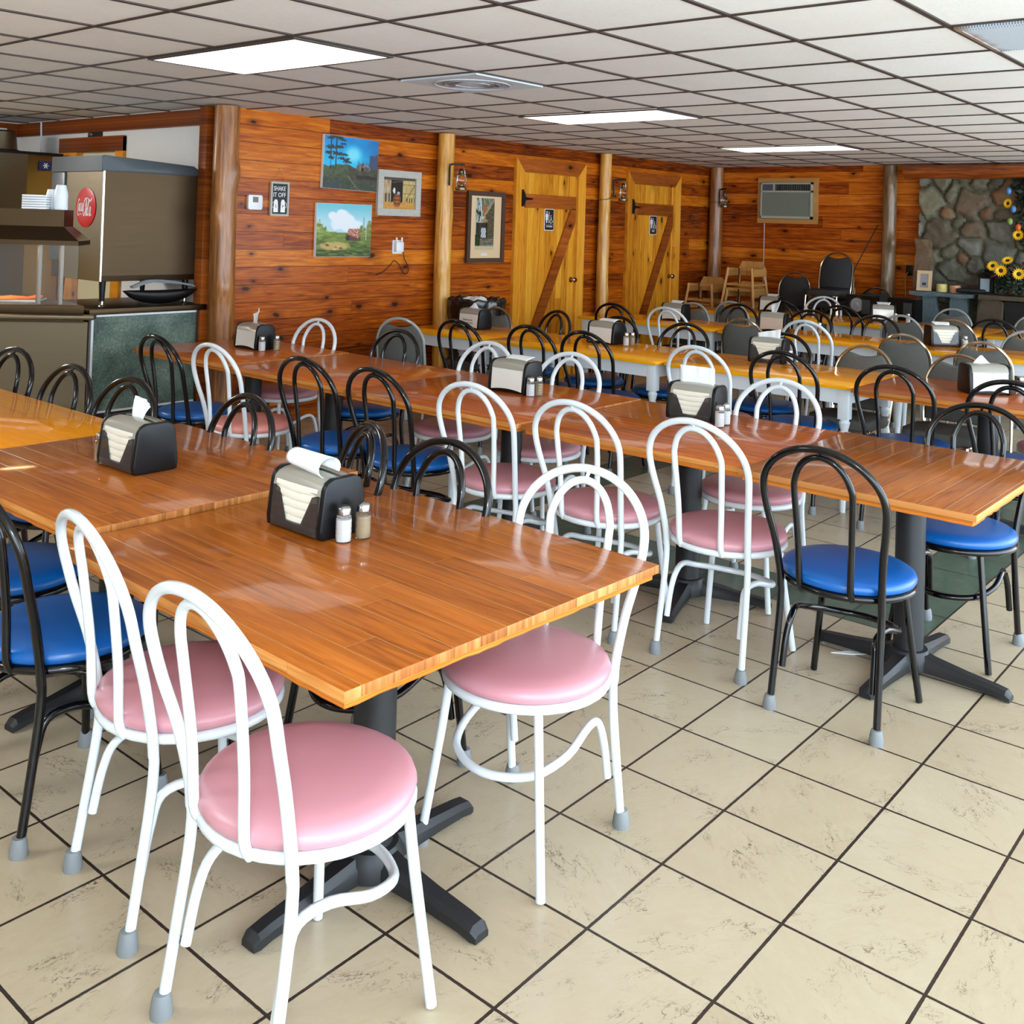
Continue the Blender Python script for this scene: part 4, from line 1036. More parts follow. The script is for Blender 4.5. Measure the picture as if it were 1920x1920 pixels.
def p_cabin(u, v):
    c = lerp((206, 214, 204), (150, 160, 150), .4 + N(u, v, 4))
    if abs(N(u * 2.5, v * .6, 6, 3)) < .13 and v < .5: c = (46, 46, 40)
    if u > .36 and v < .36 + (u - .36) * -.1: c = lerp((150, 156, 130), (86, 90, 74), .5 + .9 * N(u * 3 - v * 3, v, 8))
    if .38 < u < .62 and .12 < v < .34: c = lerp((150, 92, 56), (176, 112, 70), N(u, v, 12) + .5)
    if u > .45 and abs((v - .34) + (u - .45) * .62) < .018: c = (176, 150, 110)
    if u > .5 and v > .36 - (u - .5) * .6: c = lerp((70, 64, 48), (104, 92, 66), .5 + .9 * N(u, v * 5, 7))
    if .26 < u < .66 and .38 + abs(u - .48) * .3 < v < .46: c = (176, 128, 92)
    if .02 < u < .64 and v > .47: c = lerp((66, 62, 50), (40, 38, 32), .5 + N(u, v, 6))
    if .30 < u < .56 and .57 < v < .77: c = (206, 210, 212) if (int((u - .3) * 26) + int((v - .57) * 30)) % 3 else (110, 112, 118)
    if u < .25 and v > .7: c = lerp((40, 66, 30), (26, 44, 20), .5 + N(u, v, 16))
    if v > .78: c = lerp((130, 124, 106), (92, 84, 68), .5 + N(u, v * 4, 7)) if u > .25 else c
    if v > .92: c = (196, 184, 150)
    return c
def stretched(x, z, w, h, dep, fn, label, group, nx=104, ny=78):
    t = thing('painting', label, 'painting', (x, WY - .001, z), 0, group)
    obj('canvas_frame', nbox(0, w, -dep, 0, 0, h, bev=.002), MT['white'], t, smooth=False)
    canvas('painted_surface', w - .004, h - .004, nx, ny, fn, t, -dep - .0012, x0=.002, z0=.002)
    return t
a = stretched(5.41, 1.878, .60, .442, .028, p_blue, 'unframed oil painting of a moonlit blue sky, dark pines and a cabin', 'stretched canvases on the board wall'); a.rotation_euler = (0, math.radians(1.2), 0)
stretched(5.365, 1.312, .60, .442, .028, p_green, 'unframed oil painting of a rusty-roofed barn under a white cloud with geese', 'stretched canvases on the board wall')
def framed(name, x, z, w, h, fw, mat, dep, inner, label, cat='picture'):
    t = thing(name, label, cat, (x, WY - .001, z))
    bm = bmesh.new()
    prism(bm, [(0, 0), (w, 0), (w - fw, fw), (fw, fw)], 'y', -dep, 0); prism(bm, [(w, 0), (w, h), (w - fw, h - fw), (w - fw, fw)], 'y', -dep, 0)
    prism(bm, [(w, h), (0, h), (fw, h - fw), (w - fw, h - fw)], 'y', -dep, 0); prism(bm, [(0, h), (0, 0), (fw, fw), (fw, h - fw)], 'y', -dep, 0)
    obj('frame', bm, mat, t, smooth=False)
    return t
Mw = Mat('weathered_grey_wood', rough=.7); nn_ = Mw.noise(Mw.comb(Mw.ma('MULTIPLY', Mw.xyz(Mw.pos('object'))[0], 6), 0.0, Mw.ma('MULTIPLY', Mw.xyz(Mw.pos('object'))[2], 60)), 2, 4)
Mw.set('col', Mw.mix(nn_, S(150, 146, 136), S(206, 202, 192))); MT['weathered'] = Mw.m
t = framed('framed_picture', 6.03, 1.668, .52, .40, .062, MT['weathered'], .03, None, 'square picture of a barrel in a barn doorway in a weathered grey frame')
canvas('picture', .40, .28, 70, 50, p_barn, t, -.012, 'print', .06, .06)
t = framed('framed_picture', 7.19, 1.245, .545, .69, .045, MT['dark_wood'], .03, None, 'tall cabin print with tan mat in a brown frame left of the women door')
obj('mat_board', nbox(.044, .502, -.013, -.008, .044, .647), MT['tan_frame'], t, smooth=False)
canvas('picture', .27, .50, 54, 100, p_cabin, t, -.0145, 'print', .125, .125)
obj('caption_plate', nbox(.215, .305, -.0155, -.013, .066, .096), MT['card'], t, smooth=False)
# SHAKE IT OFF sign
t = thing('hanging_sign', 'small black sign reading SHAKE IT OFF with two shakers, hung on twine', 'sign', (5.0, WY - .001, 1.635))
bm = bmesh.new(); box(bm, -.088, .088, -.02, 0, 0, .016); box(bm, -.088, .088, -.02, 0, .254, .27); box(bm, -.088, -.072, -.02, 0, .016, .254); box(bm, .072, .088, -.02, 0, .016, .254)
obj('frame', bm, MT['weathered'], t, smooth=False)
bd = obj('board', nbox(-.072, .072, -.012, 0, .016, .254), MT['black_ink'], t, smooth=False)
text('lettering', 'SHAKE', .050, MT['white_ink'], (0, -.0125, .215), FACE_Y, bd, sx=.78)
text('lettering', 'IT OFF', .050, MT['white_ink'], (0, -.0125, .165), FACE_Y, bd, sx=.86)
for s, ch in ((-1, 'S'), (1, 'P')):
    cx_ = s * .034
    bm = bmesh.new(); prism(bm, [(cx_ - .022, .03), (cx_ + .022, .03), (cx_ + .02, .085), (cx_ + .019, .1), (cx_ + .017, .118), (cx_ + .008, .13), (cx_ - .008, .13), (cx_ - .017, .118), (cx_ - .019, .1), (cx_ - .02, .085)], 'y', -.0135, -.012)
    tube(bm, [(cx_ + s * .02, -.0127, .11), (cx_ + s * .034, -.0127, .10), (cx_ + s * .034, -.0127, .075), (cx_ + s * .02, -.0127, .06)], .002, 6)
    obj('shaker_drawing', bm, MT['white_ink'], bd, smooth=False)
    text('lettering', ch, .034, MT['black_ink'], (cx_, -.0142, .075), FACE_Y, bd)
obj('hanging_twine', ntube([(-.06, -.01, .268), (0, -.012, .365), (.06, -.01, .268)], .0016, 6), MT['twine'], t)
obj('nail', ntube([(0, -.002, .368), (0, -.02, .368)], .005, 8), MT['tan_frame'], t)
# thermostat, outlet
t = thing('thermostat', 'white thermostat with small dark screen beside the corner log', 'thermostat', (4.765, WY - .001, 1.735))
bm = bmesh.new(); prism(bm, rrect(.13, .112, .012), 'y', -.026, 0, bev=.003); obj('body', bm, MT['white'], t)
obj('screen', nbox(-.025, .025, -.0272, -.0262, .0, .042), simple('lcd', S(90, 84, 66), .3), t, smooth=False)
t = thing('wall_outlet', 'white wall outlet with two plug-in adapters right of the barn painting', 'outlet', (6.30, WY - .001, 1.395))
bm = bmesh.new(); prism(bm, rrect(.115, .12, .008), 'y', -.008, 0); obj('plate', bm, MT['white'], t)
obj('adapter', nbox(-.045, .045, -.045, -.008, -.045, .045, bev=.006), MT['white'], t)
for s in (-.032, .032): obj('adapter_prong', nbox(s - .007, s + .007, -.035, -.022, .045, .085, bev=.003), MT['white'], t)
tag(obj('loose_cord', ntube(spline([(6.35, 6.565, 1.38), (6.37, 6.575, 1.30), (6.42, 6.585, 1.24), (6.44, 6.585, 1.18), (6.40, 6.585, 1.155), (6.36, 6.585, 1.19), (6.32, 6.585, 1.24), (6.26, 6.585, 1.275), (6.22, 6.585, 1.24), (6.14, 6.585, 1.18), (6.05, 6.585, 1.15)], 4), .0035, 6), MT['cord_k']), 'thin black cord drooping on the boards under the white outlet', 'cord')

# restroom signs
def rest_sign(x, z, word, woman, label):
    t = thing('restroom_sign', label, 'sign', (x, WY - .0025, z), 0, 'black restroom signs')
    bm = bmesh.new(); prism(bm, rrect(.158, .225, .012), 'y', -.004, 0); obj('border', bm, MT['white_ink'], t)
    bm = bmesh.new(); prism(bm, rrect(.146, .213, .010), 'y', -.0052, -.004); p = obj('plate', bm, MT['black_ink'], t)
    if woman: poly = [(-.052, -.034), (-.036, -.034), (-.036, -.004), (-.026, -.004), (-.028, .03), (-.02, .03), (-.028, .058), (-.038, .066), (-.05, .066), (-.06, .058), (-.068, .03), (-.06, .03), (-.062, -.004), (-.052, -.004)]
    else: poly = [(-.056, -.036), (-.046, -.036), (-.045, .012), (-.043, .012), (-.042, -.036), (-.032, -.036), (-.031, .05), (-.028, .05), (-.027, .012), (-.022, .012), (-.023, .058), (-.03, .066), (-.058, .066), (-.065, .058), (-.066, .012), (-.061, .012), (-.06, .05), (-.057, .05)]
    bm = bmesh.new(); prism(bm, poly, 'y', -.0062, -.0052); lathe_c = (-.044, .080)
    prism(bm, [(lathe_c[0] + .009 * math.cos(a * PI / 6), lathe_c[1] + .009 * math.sin(a * PI / 6)) for a in range(12)], 'y', -.0062, -.0052)
    prism(bm, [(-.011, -.036), (-.004, -.036), (-.004, .084), (-.011, .084)], 'y', -.0062, -.0052)
    obj('pictogram', bm, MT['white_ink'], p, smooth=False)
    bm = bmesh.new()
    tube(bm, [(.028 + .019 * math.cos(math.radians(d)), -.0058, -.018 + .019 * math.sin(math.radians(d))) for d in range(110, 400, 20)], .0025, 6)
    tube(bm, [(.024, -.0058, .032), (.026, -.0058, .002), (.042, -.0058, .0), (.05, -.0058, -.022), (.06, -.0058, -.02)], .003, 6)
    tube(bm, [(.025, -.0058, .018), (.04, -.0058, .016)], .0022, 6)
    prism(bm, [(.024 + .006 * math.cos(a * PI / 5), .042 + .006 * math.sin(a * PI / 5)) for a in range(10)], 'y', -.0062, -.0052)
    obj('wheelchair_symbol', bm, MT['white_ink'], p)
    obj('divider', nbox(-.07, .07, -.0058, -.0052, -.052, -.049), MT['grey_ink'], p, smooth=False)
    text('lettering', word, .026, MT['white_ink'], (0, -.0058, -.071), FACE_Y, p)
rest_sign(8.475, 1.685, 'WOMEN', True, 'black WOMEN restroom sign on the nearer plank door')
rest_sign(10.505, 1.665, 'MEN', False, 'black MEN restroom sign on the farther plank door')

# lanterns on iron brackets
def lantern(x, y, z, dx, dy, label, lx=.13):
    t = thing('bracket_lantern', label, 'lantern', (x, y, z), 0, 'kerosene lanterns on the log posts')
    bm = bmesh.new(); e = Vector((dx, dy, 0)).normalized(); q = lambda s, zz: tuple(e * s + Vector((0, 0, zz)))
    tube(bm, [q(.01, -.16), q(.01, .0), q(.014, .025), q(.035, .035), q(lx + .03, .04)], .009, 8, sx=1)
    obj('iron_bracket', bm, MT['black_plastic'], t)
    c = e * lx
    obj('bail', ntube(spline([(c.x - .05, c.y, -.12), (c.x - .045, c.y, -.02), (c.x, c.y, .035), (c.x + .045, c.y, -.02), (c.x + .05, c.y, -.12)], 4), .002, 6), MT['lid'], t)
    obj('glass_globe', nlathe([(.028, -.15), (.045, -.125), (.046, -.10), (.036, -.07), (.030, -.06)], 18, c=(c.x, c.y, 0)), MT['glass'], t)
    obj('font', nlathe([(.045, -.20), (.052, -.195), (.052, -.175), (.040, -.165), (.026, -.158), (.026, -.15)], 18, c=(c.x, c.y, 0)), MT['steel'], t)
    obj('chimney_cap', nlathe([(.032, -.06), (.034, -.052), (.022, -.045), (.020, -.02), (.026, -.015), (.010, 0)], 18, c=(c.x, c.y, 0)), MT['steel'], t)
    bm = bmesh.new()
    for s in (-1, 1): tube(bm, spline([(c.x + s * .048, c.y, -.185), (c.x + s * .066, c.y, -.12), (c.x + s * .055, c.y, -.06), (c.x + s * .02, c.y, -.03)], 4), .004, 6)
    obj('side_tubes', bm, MT['steel'], t)
    return t
lantern(6.74, 6.415, 2.12, 1, -.35, 'clear glass lantern hanging from a bracket on the log left of the tall cabin print')
lantern(9.40, 6.435, 2.12, 1, -.5, 'glass lantern hanging from the slim golden log between the restroom doors')
lantern(11.76, 6.41, 2.12, -.3, -1, 'small dark lantern hanging from the log in the far corner', lx=.1)
for (x, y, z, r, lb) in ((9.36, 6.51, 1.93, .076, 'thin black wire looped around the slim golden log under its lantern'), (11.84, 6.49, 1.99, .1, 'thin black wire looped around the far corner log')):
    tag(obj('wire_loop', ntube(spline([(x + r * math.cos(a), y + r * math.sin(a), z - .04 * math.sin(a * .5 + 1.2) * (1.2 + math.cos(a))) for a in [math.radians(d) for d in range(150, 400, 25)]], 3), .0035, 6), MT['cord_k']), lb, 'wire')
# air conditioner
t = thing('air_conditioner', 'wall air conditioner with grey grille in a tan wooden frame on the back wall', 'air conditioner', (BX - .001, 5.555, 1.74))
bm = bmesh.new(); w2, h2, fw = .395, .565, .055
prism(bm, [(-w2, 0), (w2, 0), (w2 - fw, fw), (-w2 + fw, fw)], 'x', -.03, 0); prism(bm, [(w2, 0), (w2, h2), (w2 - fw, h2 - fw), (w2 - fw, fw)], 'x', -.03, 0)
prism(bm, [(w2, h2), (-w2, h2), (-w2 + fw, h2 - fw), (w2 - fw, h2 - fw)], 'x', -.03, 0); prism(bm, [(-w2, h2), (-w2, 0), (-w2 + fw, fw), (-w2 + fw, h2 - fw)], 'x', -.03, 0)
obj('wooden_frame', bm, MT['tan_wood'], t, smooth=False)
acw = painted('ac_housing', S(176, 176, 160), .5, 0, .03)
bm = bmesh.new(); a_, b_, c_, d_ = -.335, .335, .06, .505
for q in ((a_, b_, c_, c_ + .03), (a_, b_, d_ - .02, d_), (a_, a_ + .015, c_, d_), (b_ - .015, b_, c_, d_), (a_, b_, .385, .405), (.155, .17, .405, d_ - .02)): box(bm, -.075, 0, q[0], q[1], q[2], q[3])
obj('housing', bm, acw, t, smooth=False)
bm = bmesh.new()
for k in range(30): box(bm, -.068, -.060, -.32, .32, .092 + k * .0098, .0965 + k * .0098)
box(bm, -.058, 0, -.32, .32, .09, .385)
obj('grille', bm, painted('ac_grille', S(138, 140, 126), .6, 0, .05), t, smooth=False)
bm = bmesh.new(); box(bm, -.03, 0, -.32, .155, .405, .485)
for k in range(16): box(bm, -.066, -.03, -.31 + k * .029, -.304 + k * .029, .405, .485)
obj('vent_louvres', bm, painted('ac_louvre', S(84, 88, 82), .5, 0, .05), t, smooth=False)
obj('control_panel', nbox(-.06, 0, .17, .32, .405, .485), painted('ac_controls', S(80, 86, 98), .4, 0, .05), t, smooth=False)
tag(obj('power_cord', ntube([(BX - .012, 5.86, 1.735), (BX - .012, 5.855, 1.1), (BX - .012, 5.86, .5)], .0055, 6), MT['cord_w']), 'white cord hanging straight down below the air conditioner', 'cord')
t = thing('wall_outlet', 'black wall outlet with yellow cord left of the stone chimney', 'outlet', (BX - .001, 4.055, 1.24))
obj('plate', nbox(-.012, 0, -.038, .038, -.06, .06, bev=.003), MT['black_plastic'], t); obj('plug', nbox(-.035, -.012, -.012, .012, -.03, 0, bev=.003), MT['black_plastic'], t)
tag(obj('extension_cord', ntube(spline([(BX - .04, 4.06, 1.22), (BX - .03, 4.09, 1.15), (BX - .03, 4.085, 1.0), (BX - .03, 4.07, .8), (BX - .15, 3.95, .05), (BX - .3, 3.75, .3), (BX - .34, 3.80, .6), (BX - .36, 3.83, .8), (BX - .36, 3.80, .96)], 5), .006, 6), MT['cord_y']), 'yellow extension cord hanging from the black outlet and looping by the slate shelf', 'cord')
tag(obj('leaning_rod', ntube([(BX - .03, 4.42, 1.75), (BX - .22, 4.60, 1.25), (BX - .30, 4.68, .9)], .006, 6), MT['cord_k']), 'thin dark line slanting down the back wall left of the grey-brown log', 'cord')

# ------------------------------------------------------------------ high chairs (local: faces +y)
def high_chair(x, y, rz, label, z=0):
    t = thing('high_chair', label, 'high chair', (x, y, z), math.radians(rz), 'wooden high chairs by the back wall')
    def bar(bm, a, b, w, d):
        a, b = Vector(a), Vector(b); tube(bm, [a, b], 1, 4, sx=w * .7, sy=d * .7)
    top, bot = .70, 0
    P = {}
    for sx in (-1, 1):
        for sy in (-1, 1):
            bm = bmesh.new(); a = Vector((sx * .24, sy * .235, bot)); b = Vector((sx * .155, sy * .15, top)); bar(bm, a, b, .032, .024); obj('leg', bm, MT['tan_wood'], t, smooth=False)
    at = lambda s, zz: s * (.24 - .085 * zz / .70)
    def rails(name, zz, h, sides):
        bm = bmesh.new(); q = at(1, zz)
        if 'f' in sides: box(bm, -q, q, q - .018, q + .002, zz - h / 2, zz + h / 2)
        if 'b' in sides: box(bm, -q, q, -q - .002, -q + .018, zz - h / 2, zz + h / 2)
        if 's' in sides: box(bm, -q - .002, -q + .018, -q, q, zz - h / 2, zz + h / 2); box(bm, q - .018, q + .002, -q, q, zz - h / 2, zz + h / 2)
        obj(name, bm, MT['tan_wood'], t, smooth=False)
    rails('top_rail', .685, .03, 'f'); rails('front_rail', .50, .025, 'fs'); rails('stretcher', .18, .03, 'fsb')
    obj('seat', nbox(-.17, .17, -.16, .17, .44, .458), MT['tan_wood'], t, smooth=False)
    bm = bmesh.new(); prism(bm, [(-.185, .60), (.185, .60), (.185, .67), (.13, .775), (-.13, .775), (-.185, .67)], 'y', -.175, -.155); obj('backrest', bm, MT['tan_wood'], t, smooth=False)
    for s in (-1, 1): obj('arm_panel', nbox(s * .165 - .012, s * .165 + .012, -.17, .16, .60, .69), MT['tan_wood'], t, smooth=False)
    obj('safety_strap', ntube([(.0, .175, .70), (.0, .18, .60), (.02, .15, .48)], .014, 6, sy=.25), MT['strap'], t)
    return t
high_chair(11.30, 6.30, 90, 'wooden high chair at the bottom of the low stack beside the far corner log', 0)
high_chair(11.30, 6.30, 90, 'wooden high chair on top of the low stack beside the far corner log', .27)
high_chair(11.30, 5.77, 90, 'wooden high chair at the bottom of the taller stack below the air conditioner', 0)
high_chair(11.30, 5.77, 90, 'wooden high chair in the middle of the taller stack below the air conditioner', .24)
high_chair(11.30, 5.77, 90, 'wooden high chair on top of the taller stack, black strap hanging in front', .49)

# ------------------------------------------------------------------ ceiling lights and vents
def ceil_light(i, j, label):
    x, y = CX + i * CT, CY - j * CT; t = thing('ceiling_light', label, 'light', (x + CT / 2, y + CT, CZ), 0, 'recessed fluorescent ceiling lights')
    obj('diffuser', nbox(-CT / 2 + .02, CT / 2 - .02, -CT + .02, CT - .02, -.004, .006), MT['diffuser'], t, smooth=False)
    bm = bmesh.new()
    for q in ((-CT / 2, CT / 2, -CT, -CT + .02), (-CT / 2, CT / 2, CT - .02, CT), (-CT / 2, -CT / 2 + .02, -CT + .02, CT - .02), (CT / 2 - .02, CT / 2, -CT + .02, CT - .02)): box(bm, *q, -.005, .004)
    obj('trim_frame', bm, MT['tbar'], t, smooth=False)
ceil_light(0, 0, 'bright rectangular ceiling light nearest the camera, upper left')
ceil_light(5, 0, 'bright rectangular ceiling light above the second pole, the middle of the three')
ceil_light(10, 0, 'thin bright ceiling light farthest away near the back wall')
for i in (-5, 0, 5, 10): ceil_light(i, 9, 'ceiling light over the unseen right side of the room, number %s along' % {-5: 'one', 0: 'two', 5: 'three', 10: 'four'}[i]) if i < 10 else None
ceil_light(-5, 0, 'ceiling light behind the camera over the left side')
ceil_light(-2, -9, 'ceiling light over the kitchen serving area, out of view')
def vent(i, j, label, kind):
    x, y = CX + i * CT, CY - j * CT
    t = thing('ceiling_vent', label, 'vent', (x + CT / 2, y + CT / 2, CZ))
    M = Mat('vent_plate_' + kind, rough=.6); P = M.pos('object'); px, py, pz = M.xyz(P)
    if kind == 'stain':
        d = M.n('ShaderNodeVectorMath', _operation='LENGTH', i0=M.comb(M.ma('MULTIPLY', px, 4.4), M.ma('MULTIPLY', py, 3.6), M.ma('MULTIPLY', M.noise(P, 9, 3), .5))).outputs['Value']
        ring = M.ma('MAXIMUM', M.ma('SUBTRACT', 1.0, M.ma('MULTIPLY', M.ma('ABSOLUTE', M.ma('SUBTRACT', d, .62)), 2.6)), 0.0)
        M.set('col', M.mix(M.ma('MULTIPLY', ring, M.ma('ADD', .35, M.noise(P, 12, 3))), S(196, 204, 212), S(96, 74, 58)))
    else:
        g = M.ma('ADD', M.ma('SINE', M.ma('MULTIPLY', px, 620)), M.ma('SINE', M.ma('MULTIPLY', py, 620)))
        base = M.mix(M.ma('GREATER_THAN', g, .6), S(196, 206, 214), S(120, 128, 136))
        ed = M.ma('MULTIPLY', M.ma('MAXIMUM', M.ma('SUBTRACT', M.ma('ADD', py, M.ma('MULTIPLY', M.noise(P, 14, 3), .07)), .27), 0.0), 18)
        M.set('col', M.mix(M.ma('MINIMUM', ed, .9), base, S(120, 84, 40)))
    obj('plate', nbox(-CT / 2 + .013, CT / 2 - .013, -CT / 2 + .013, CT / 2 - .013, -.003, .008), M.m, t, smooth=False)
    bm = bmesh.new()
    if kind == 'stain':
        for r in (.10, .16, .22): tube(bm, [(r * math.cos(a * PI / 16), r * math.sin(a * PI / 16), -.006) for a in range(32)], .004, 6, closed=True)
    else: tube(bm, [(x_, y_, -.004) for x_, y_ in ((-.27, -.27), (.27, -.27), (.27, .27), (-.27, .27))], .003, 6, closed=True)
    obj('ring', bm, M.m, t)
vent(2, 0, 'pale ceiling vent with a brown ring stain, right of the nearest light', 'stain')
vent(2, 5, 'perforated ceiling vent with a rusty edge in the upper right corner', 'perf')

# ------------------------------------------------------------------ trash can
t = thing('trash_can', 'grey trash can with a flared black bag and crumpled napkins, left of the women door', 'trash can', (6.98, 6.24, 0))
obj('bin', nlathe([(.19, 0), (.20, .01), (.235, .86), (.245, .87), (.25, .9), (.245, .9), (.22, .88)], 30), MT['bin'], t)
bm = bmesh.new(); rr = random.Random(2)
rings = []
for r, z in ((.252, .70), (.262, .78), (.268, .87), (.272, .925), (.262, .945), (.235, .935), (.215, .90), (.2, .86)):
    rings.append([bm.verts.new(((r + .010 * math.sin(k * 3.1 + z * 40) + rr.uniform(-.006, .006)) * math.cos(k * 2 * PI / 40), (r + .008 * math.sin(k * 4.3 + z * 30) + rr.uniform(-.006, .006)) * math.sin(k * 2 * PI / 40), z + .012 * math.sin(k * 2.3))) for k in range(40)])
for A, B in zip(rings, rings[1:]):
    for k in range(40): bm.faces.new((A[k], A[(k + 1) % 40], B[(k + 1) % 40], B[k]))
bm.faces.new(rings[-1])
obj('bin_bag', bm, MT['bag'], t, angle=30)
for k, (x, y) in enumerate(((-.06, -.05), (.03, -.02), (.08, .05), (-.02, .07))):
    bm = bmesh.new(); bmesh.ops.create_icosphere(bm, subdivisions=2, radius=.055)
    for v in bm.verts: v.co = Vector((v.co.x * 1.2, v.co.y, v.co.z * .6)) * (1 + .35 * MN.noise(v.co * 30 + Vector((k, 0, 0)))) + Vector((x, y, .925))
    tag(obj('crumpled_napkin', bm, MT['paper'], None, angle=20, loc=(6.98, 6.24, .0)), 'crumpled white napkin in the top of the black-bagged trash can, the %s of four' % ['leftmost', 'front', 'rightmost', 'rear'][k], 'napkin', 'crumpled napkins in the trash can')

# ------------------------------------------------------------------ loudspeakers
for nm, y, lb in (('a', 4.235, 'black loudspeaker with a pale round cone behind the farthest row'), ('b', 3.78, 'black loudspeaker right of the tall log, beside the slate shelf')):
    t = thing('loudspeaker', lb, 'speaker', (11.08, y, 0), math.radians(-8 if nm == 'a' else -14), 'black loudspeakers on the floor')
    obj('cabinet', nprism([(-.10, -.165), (.10, -.12), (.10, .12), (-.10, .165)], 'z', .0, .975, bev=.012), MT['black_gloss'] if False else MT['black_plastic'], t, smooth=False)
    c = Matrix.Translation((-.106, .03, .87 if nm == 'a' else .5)) @ Matrix.Rotation(-PI / 2, 4, 'Y')
    bm = nlathe([(.098, -.01), (.098, .004), (.088, .006), (.082, -.004)], 28); bmesh.ops.transform(bm, matrix=c, verts=bm.verts); obj('cone_surround', bm, MT['black_ink'], t)
    bm = nlathe([(.076, .002), (.058, -.003), (.03, -.004), (.028, .004), (.012, .010), (.001, .011)], 28); bmesh.ops.transform(bm, matrix=c, verts=bm.verts); obj('cone', bm, MT['grey_ink'], t)
    obj('front_wedge', nbox(-.112, -.101, -.12, -.03, .78, .93), MT['charcoal'], t, smooth=False)

# ------------------------------------------------------------------ slate shelf, hearth and ornaments
t = thing('slate_shelf', 'blue-grey slate shelf on two slab legs at the left of the fireplace', 'shelf', (11.6, 3.54, 0))
def slab(poly, axis, a, b, seed, amp=.008):
    bm = bmesh.new(); prism(bm, poly, axis, a, b); bmesh.ops.subdivide_edges(bm, edges=bm.edges[:], cuts=5, use_grid_fill=True)
    for v in bm.verts: v.co += Vector((MN.noise(v.co * 12 + Vector((seed, 0, 0))), MN.noise(v.co * 12 + Vector((0, seed, 3))), MN.noise(v.co * 12 + Vector((5, 0, seed))))) * amp
    return bm
obj('shelf_top', slab([(-.2, -.33), (.2, -.33), (.2, .29), (-.19, .33)], 'z', .995, 1.035, 1, .012), MT['slate'], t, smooth=False)
obj('slab_leg', slab([(.04, .005), (.22, .005), (.235, .6), (.21, .99), (.08, .99), (.03, .6)], 'x', -.12, -.04, 2), MT['slate'], t, smooth=False)
obj('slab_leg', slab([(-.26, .005), (-.08, .005), (-.06, .6), (-.08, .99), (-.25, .99), (-.265, .6)], 'x', -.12, -.04, 3), MT['slate'], t, smooth=False)
def hearth():
    t = thing('stone_hearth', 'brown stone hearth surround with a black firebox at the right edge', 'hearth', (11.58, 2.0, 0))
    obj('stone_surround', slab([(.93, .0), (1.19, .0), (1.18, .7), (1.16, 1.02), (.93, .98)], 'x', -.16, .14, 5, .02), MT['brown_stone'], t, smooth=False)
    obj('stone_ledge', slab([(-.2, -1.4), (.155, -1.4), (.155, 1.15), (-.2, 1.15)], 'z', 1.0, 1.045, 6, .014), MT['brown_stone'], t, smooth=False)
    obj('firebox', nbox(-.10, .14, -1.3, .92, 0, .985), MT['black_ink'], t, smooth=False)
hearth()
t = thing('stone_slab', 'upright brown rock slab leaning on the left edge of the stone chimney', 'stone', (11.70, 3.84, 1.04))
obj('rock', slab([(-.10, 0), (.06, 0), (.08, .2), (.05, .42), (.07, .57), (-.09, .57), (-.11, .35)], 'x', -.04, .04, 8, .02), stone_like('pale_brown_rock', S(120, 96, 70), S(150, 122, 92), 8), t, smooth=False)
t = thing('photo_frame', 'small pale wooden photo frame on the slate shelf', 'picture frame', (11.50, 3.745, 1.042)); t.rotation_euler = (0, math.radians(6), 0)
bm = bmesh.new(); w2, h2, fw = .078, .22, .034
for q in ((-w2, w2, 0, fw), (-w2, w2, h2 - fw, h2), (-w2, -w2 + fw, fw, h2 - fw), (w2 - fw, w2, fw, h2 - fw)): box(bm, -.008, .01, *q)
obj('frame', bm, MT['tan_frame'], t, smooth=False); obj('picture', nbox(-.003, .006, -w2 + fw, w2 - fw, fw, h2 - fw), MT['grey_ink'], t, smooth=False)
bm = bmesh.new(); box(bm, -.006, -.003, -.02, .02, .06, .09); obj('picture_detail', bm, MT['charcoal'], t, smooth=False)
tt = thing('candle_jar', 'yellow candle in a scalloped jar on the slate shelf', 'candle', (11.5, 3.555, 1.042), 0, 'candles on the slate shelf'); obj('jar', nlathe([(.048, 0), (.055, .01), (.055, .075), (.05, .085), (.045, .08)], 24, mod=lambda a, z: 1 + .03 * math.cos(a * 14)), MT['candle_y'], tt)
tt = thing('candle_jar', 'peach candle jar with a dark lid on the slate shelf', 'candle', (11.5, 3.415, 1.042), 0, 'candles on the slate shelf'); obj('jar', nlathe([(.052, 0), (.057, .01), (.057, .075), (.052, .08)], 24), MT['candle_p'], tt); obj('lid', nlathe([(.054, .08), (.054, .088), (.02, .09)], 24), MT['dark_wood'], tt)
tag(obj('small_frame', nbox(11.70, 11.715, 3.20, 3.36, 1.048, 1.13), MT['dark_wood'], smooth=False), 'small dark picture frame lying behind the candle jars', 'picture frame')
bm = bmesh.new(); tube(bm, [(11.42, 3.38, 1.072), (11.43, 3.25, 1.078), (11.45, 3.1, 1.074)], lambda q: .022 + .012 * math.sin(q * PI), 10); tag(obj('driftwood', bm, MT['black_ink']), 'dark piece of driftwood lying right of the candle jars', 'driftwood')
t = thing('candle_lantern', 'black candle lantern with a pale glass pane beside the sunflowers', 'lantern', (11.52, 3.11, 1.062))
bm = bmesh.new()
for sx in (-1, 1):
    for sy in (-1, 1): box(bm, sx * .055 - .008, sx * .055 + .008, sy * .055 - .008, sy * .055 + .008, 0, .165)
box(bm, -.066, .066, -.066, .066, 0, .015); box(bm, -.066, .066, -.066, .066, .15, .168)
obj('cage', bm, MT['black_plastic'], t, smooth=False)
obj('roof', nlathe([(.098, .168), (.045, .215), (.025, .225), (.03, .245), (.008, .26)], 4), MT['black_plastic'], t, smooth=False)
obj('pane', nbox(-.056, -.052, -.047, .047, .016, .15), simple('frosted_pane', S(150, 170, 178), .3), t, smooth=False)
obj('ring', ntube([(0, .02 * math.cos(a * PI / 6), .275 + .02 * math.sin(a * PI / 6)) for a in range(12)], .003, 6, closed=True), MT['black_plastic'], t)
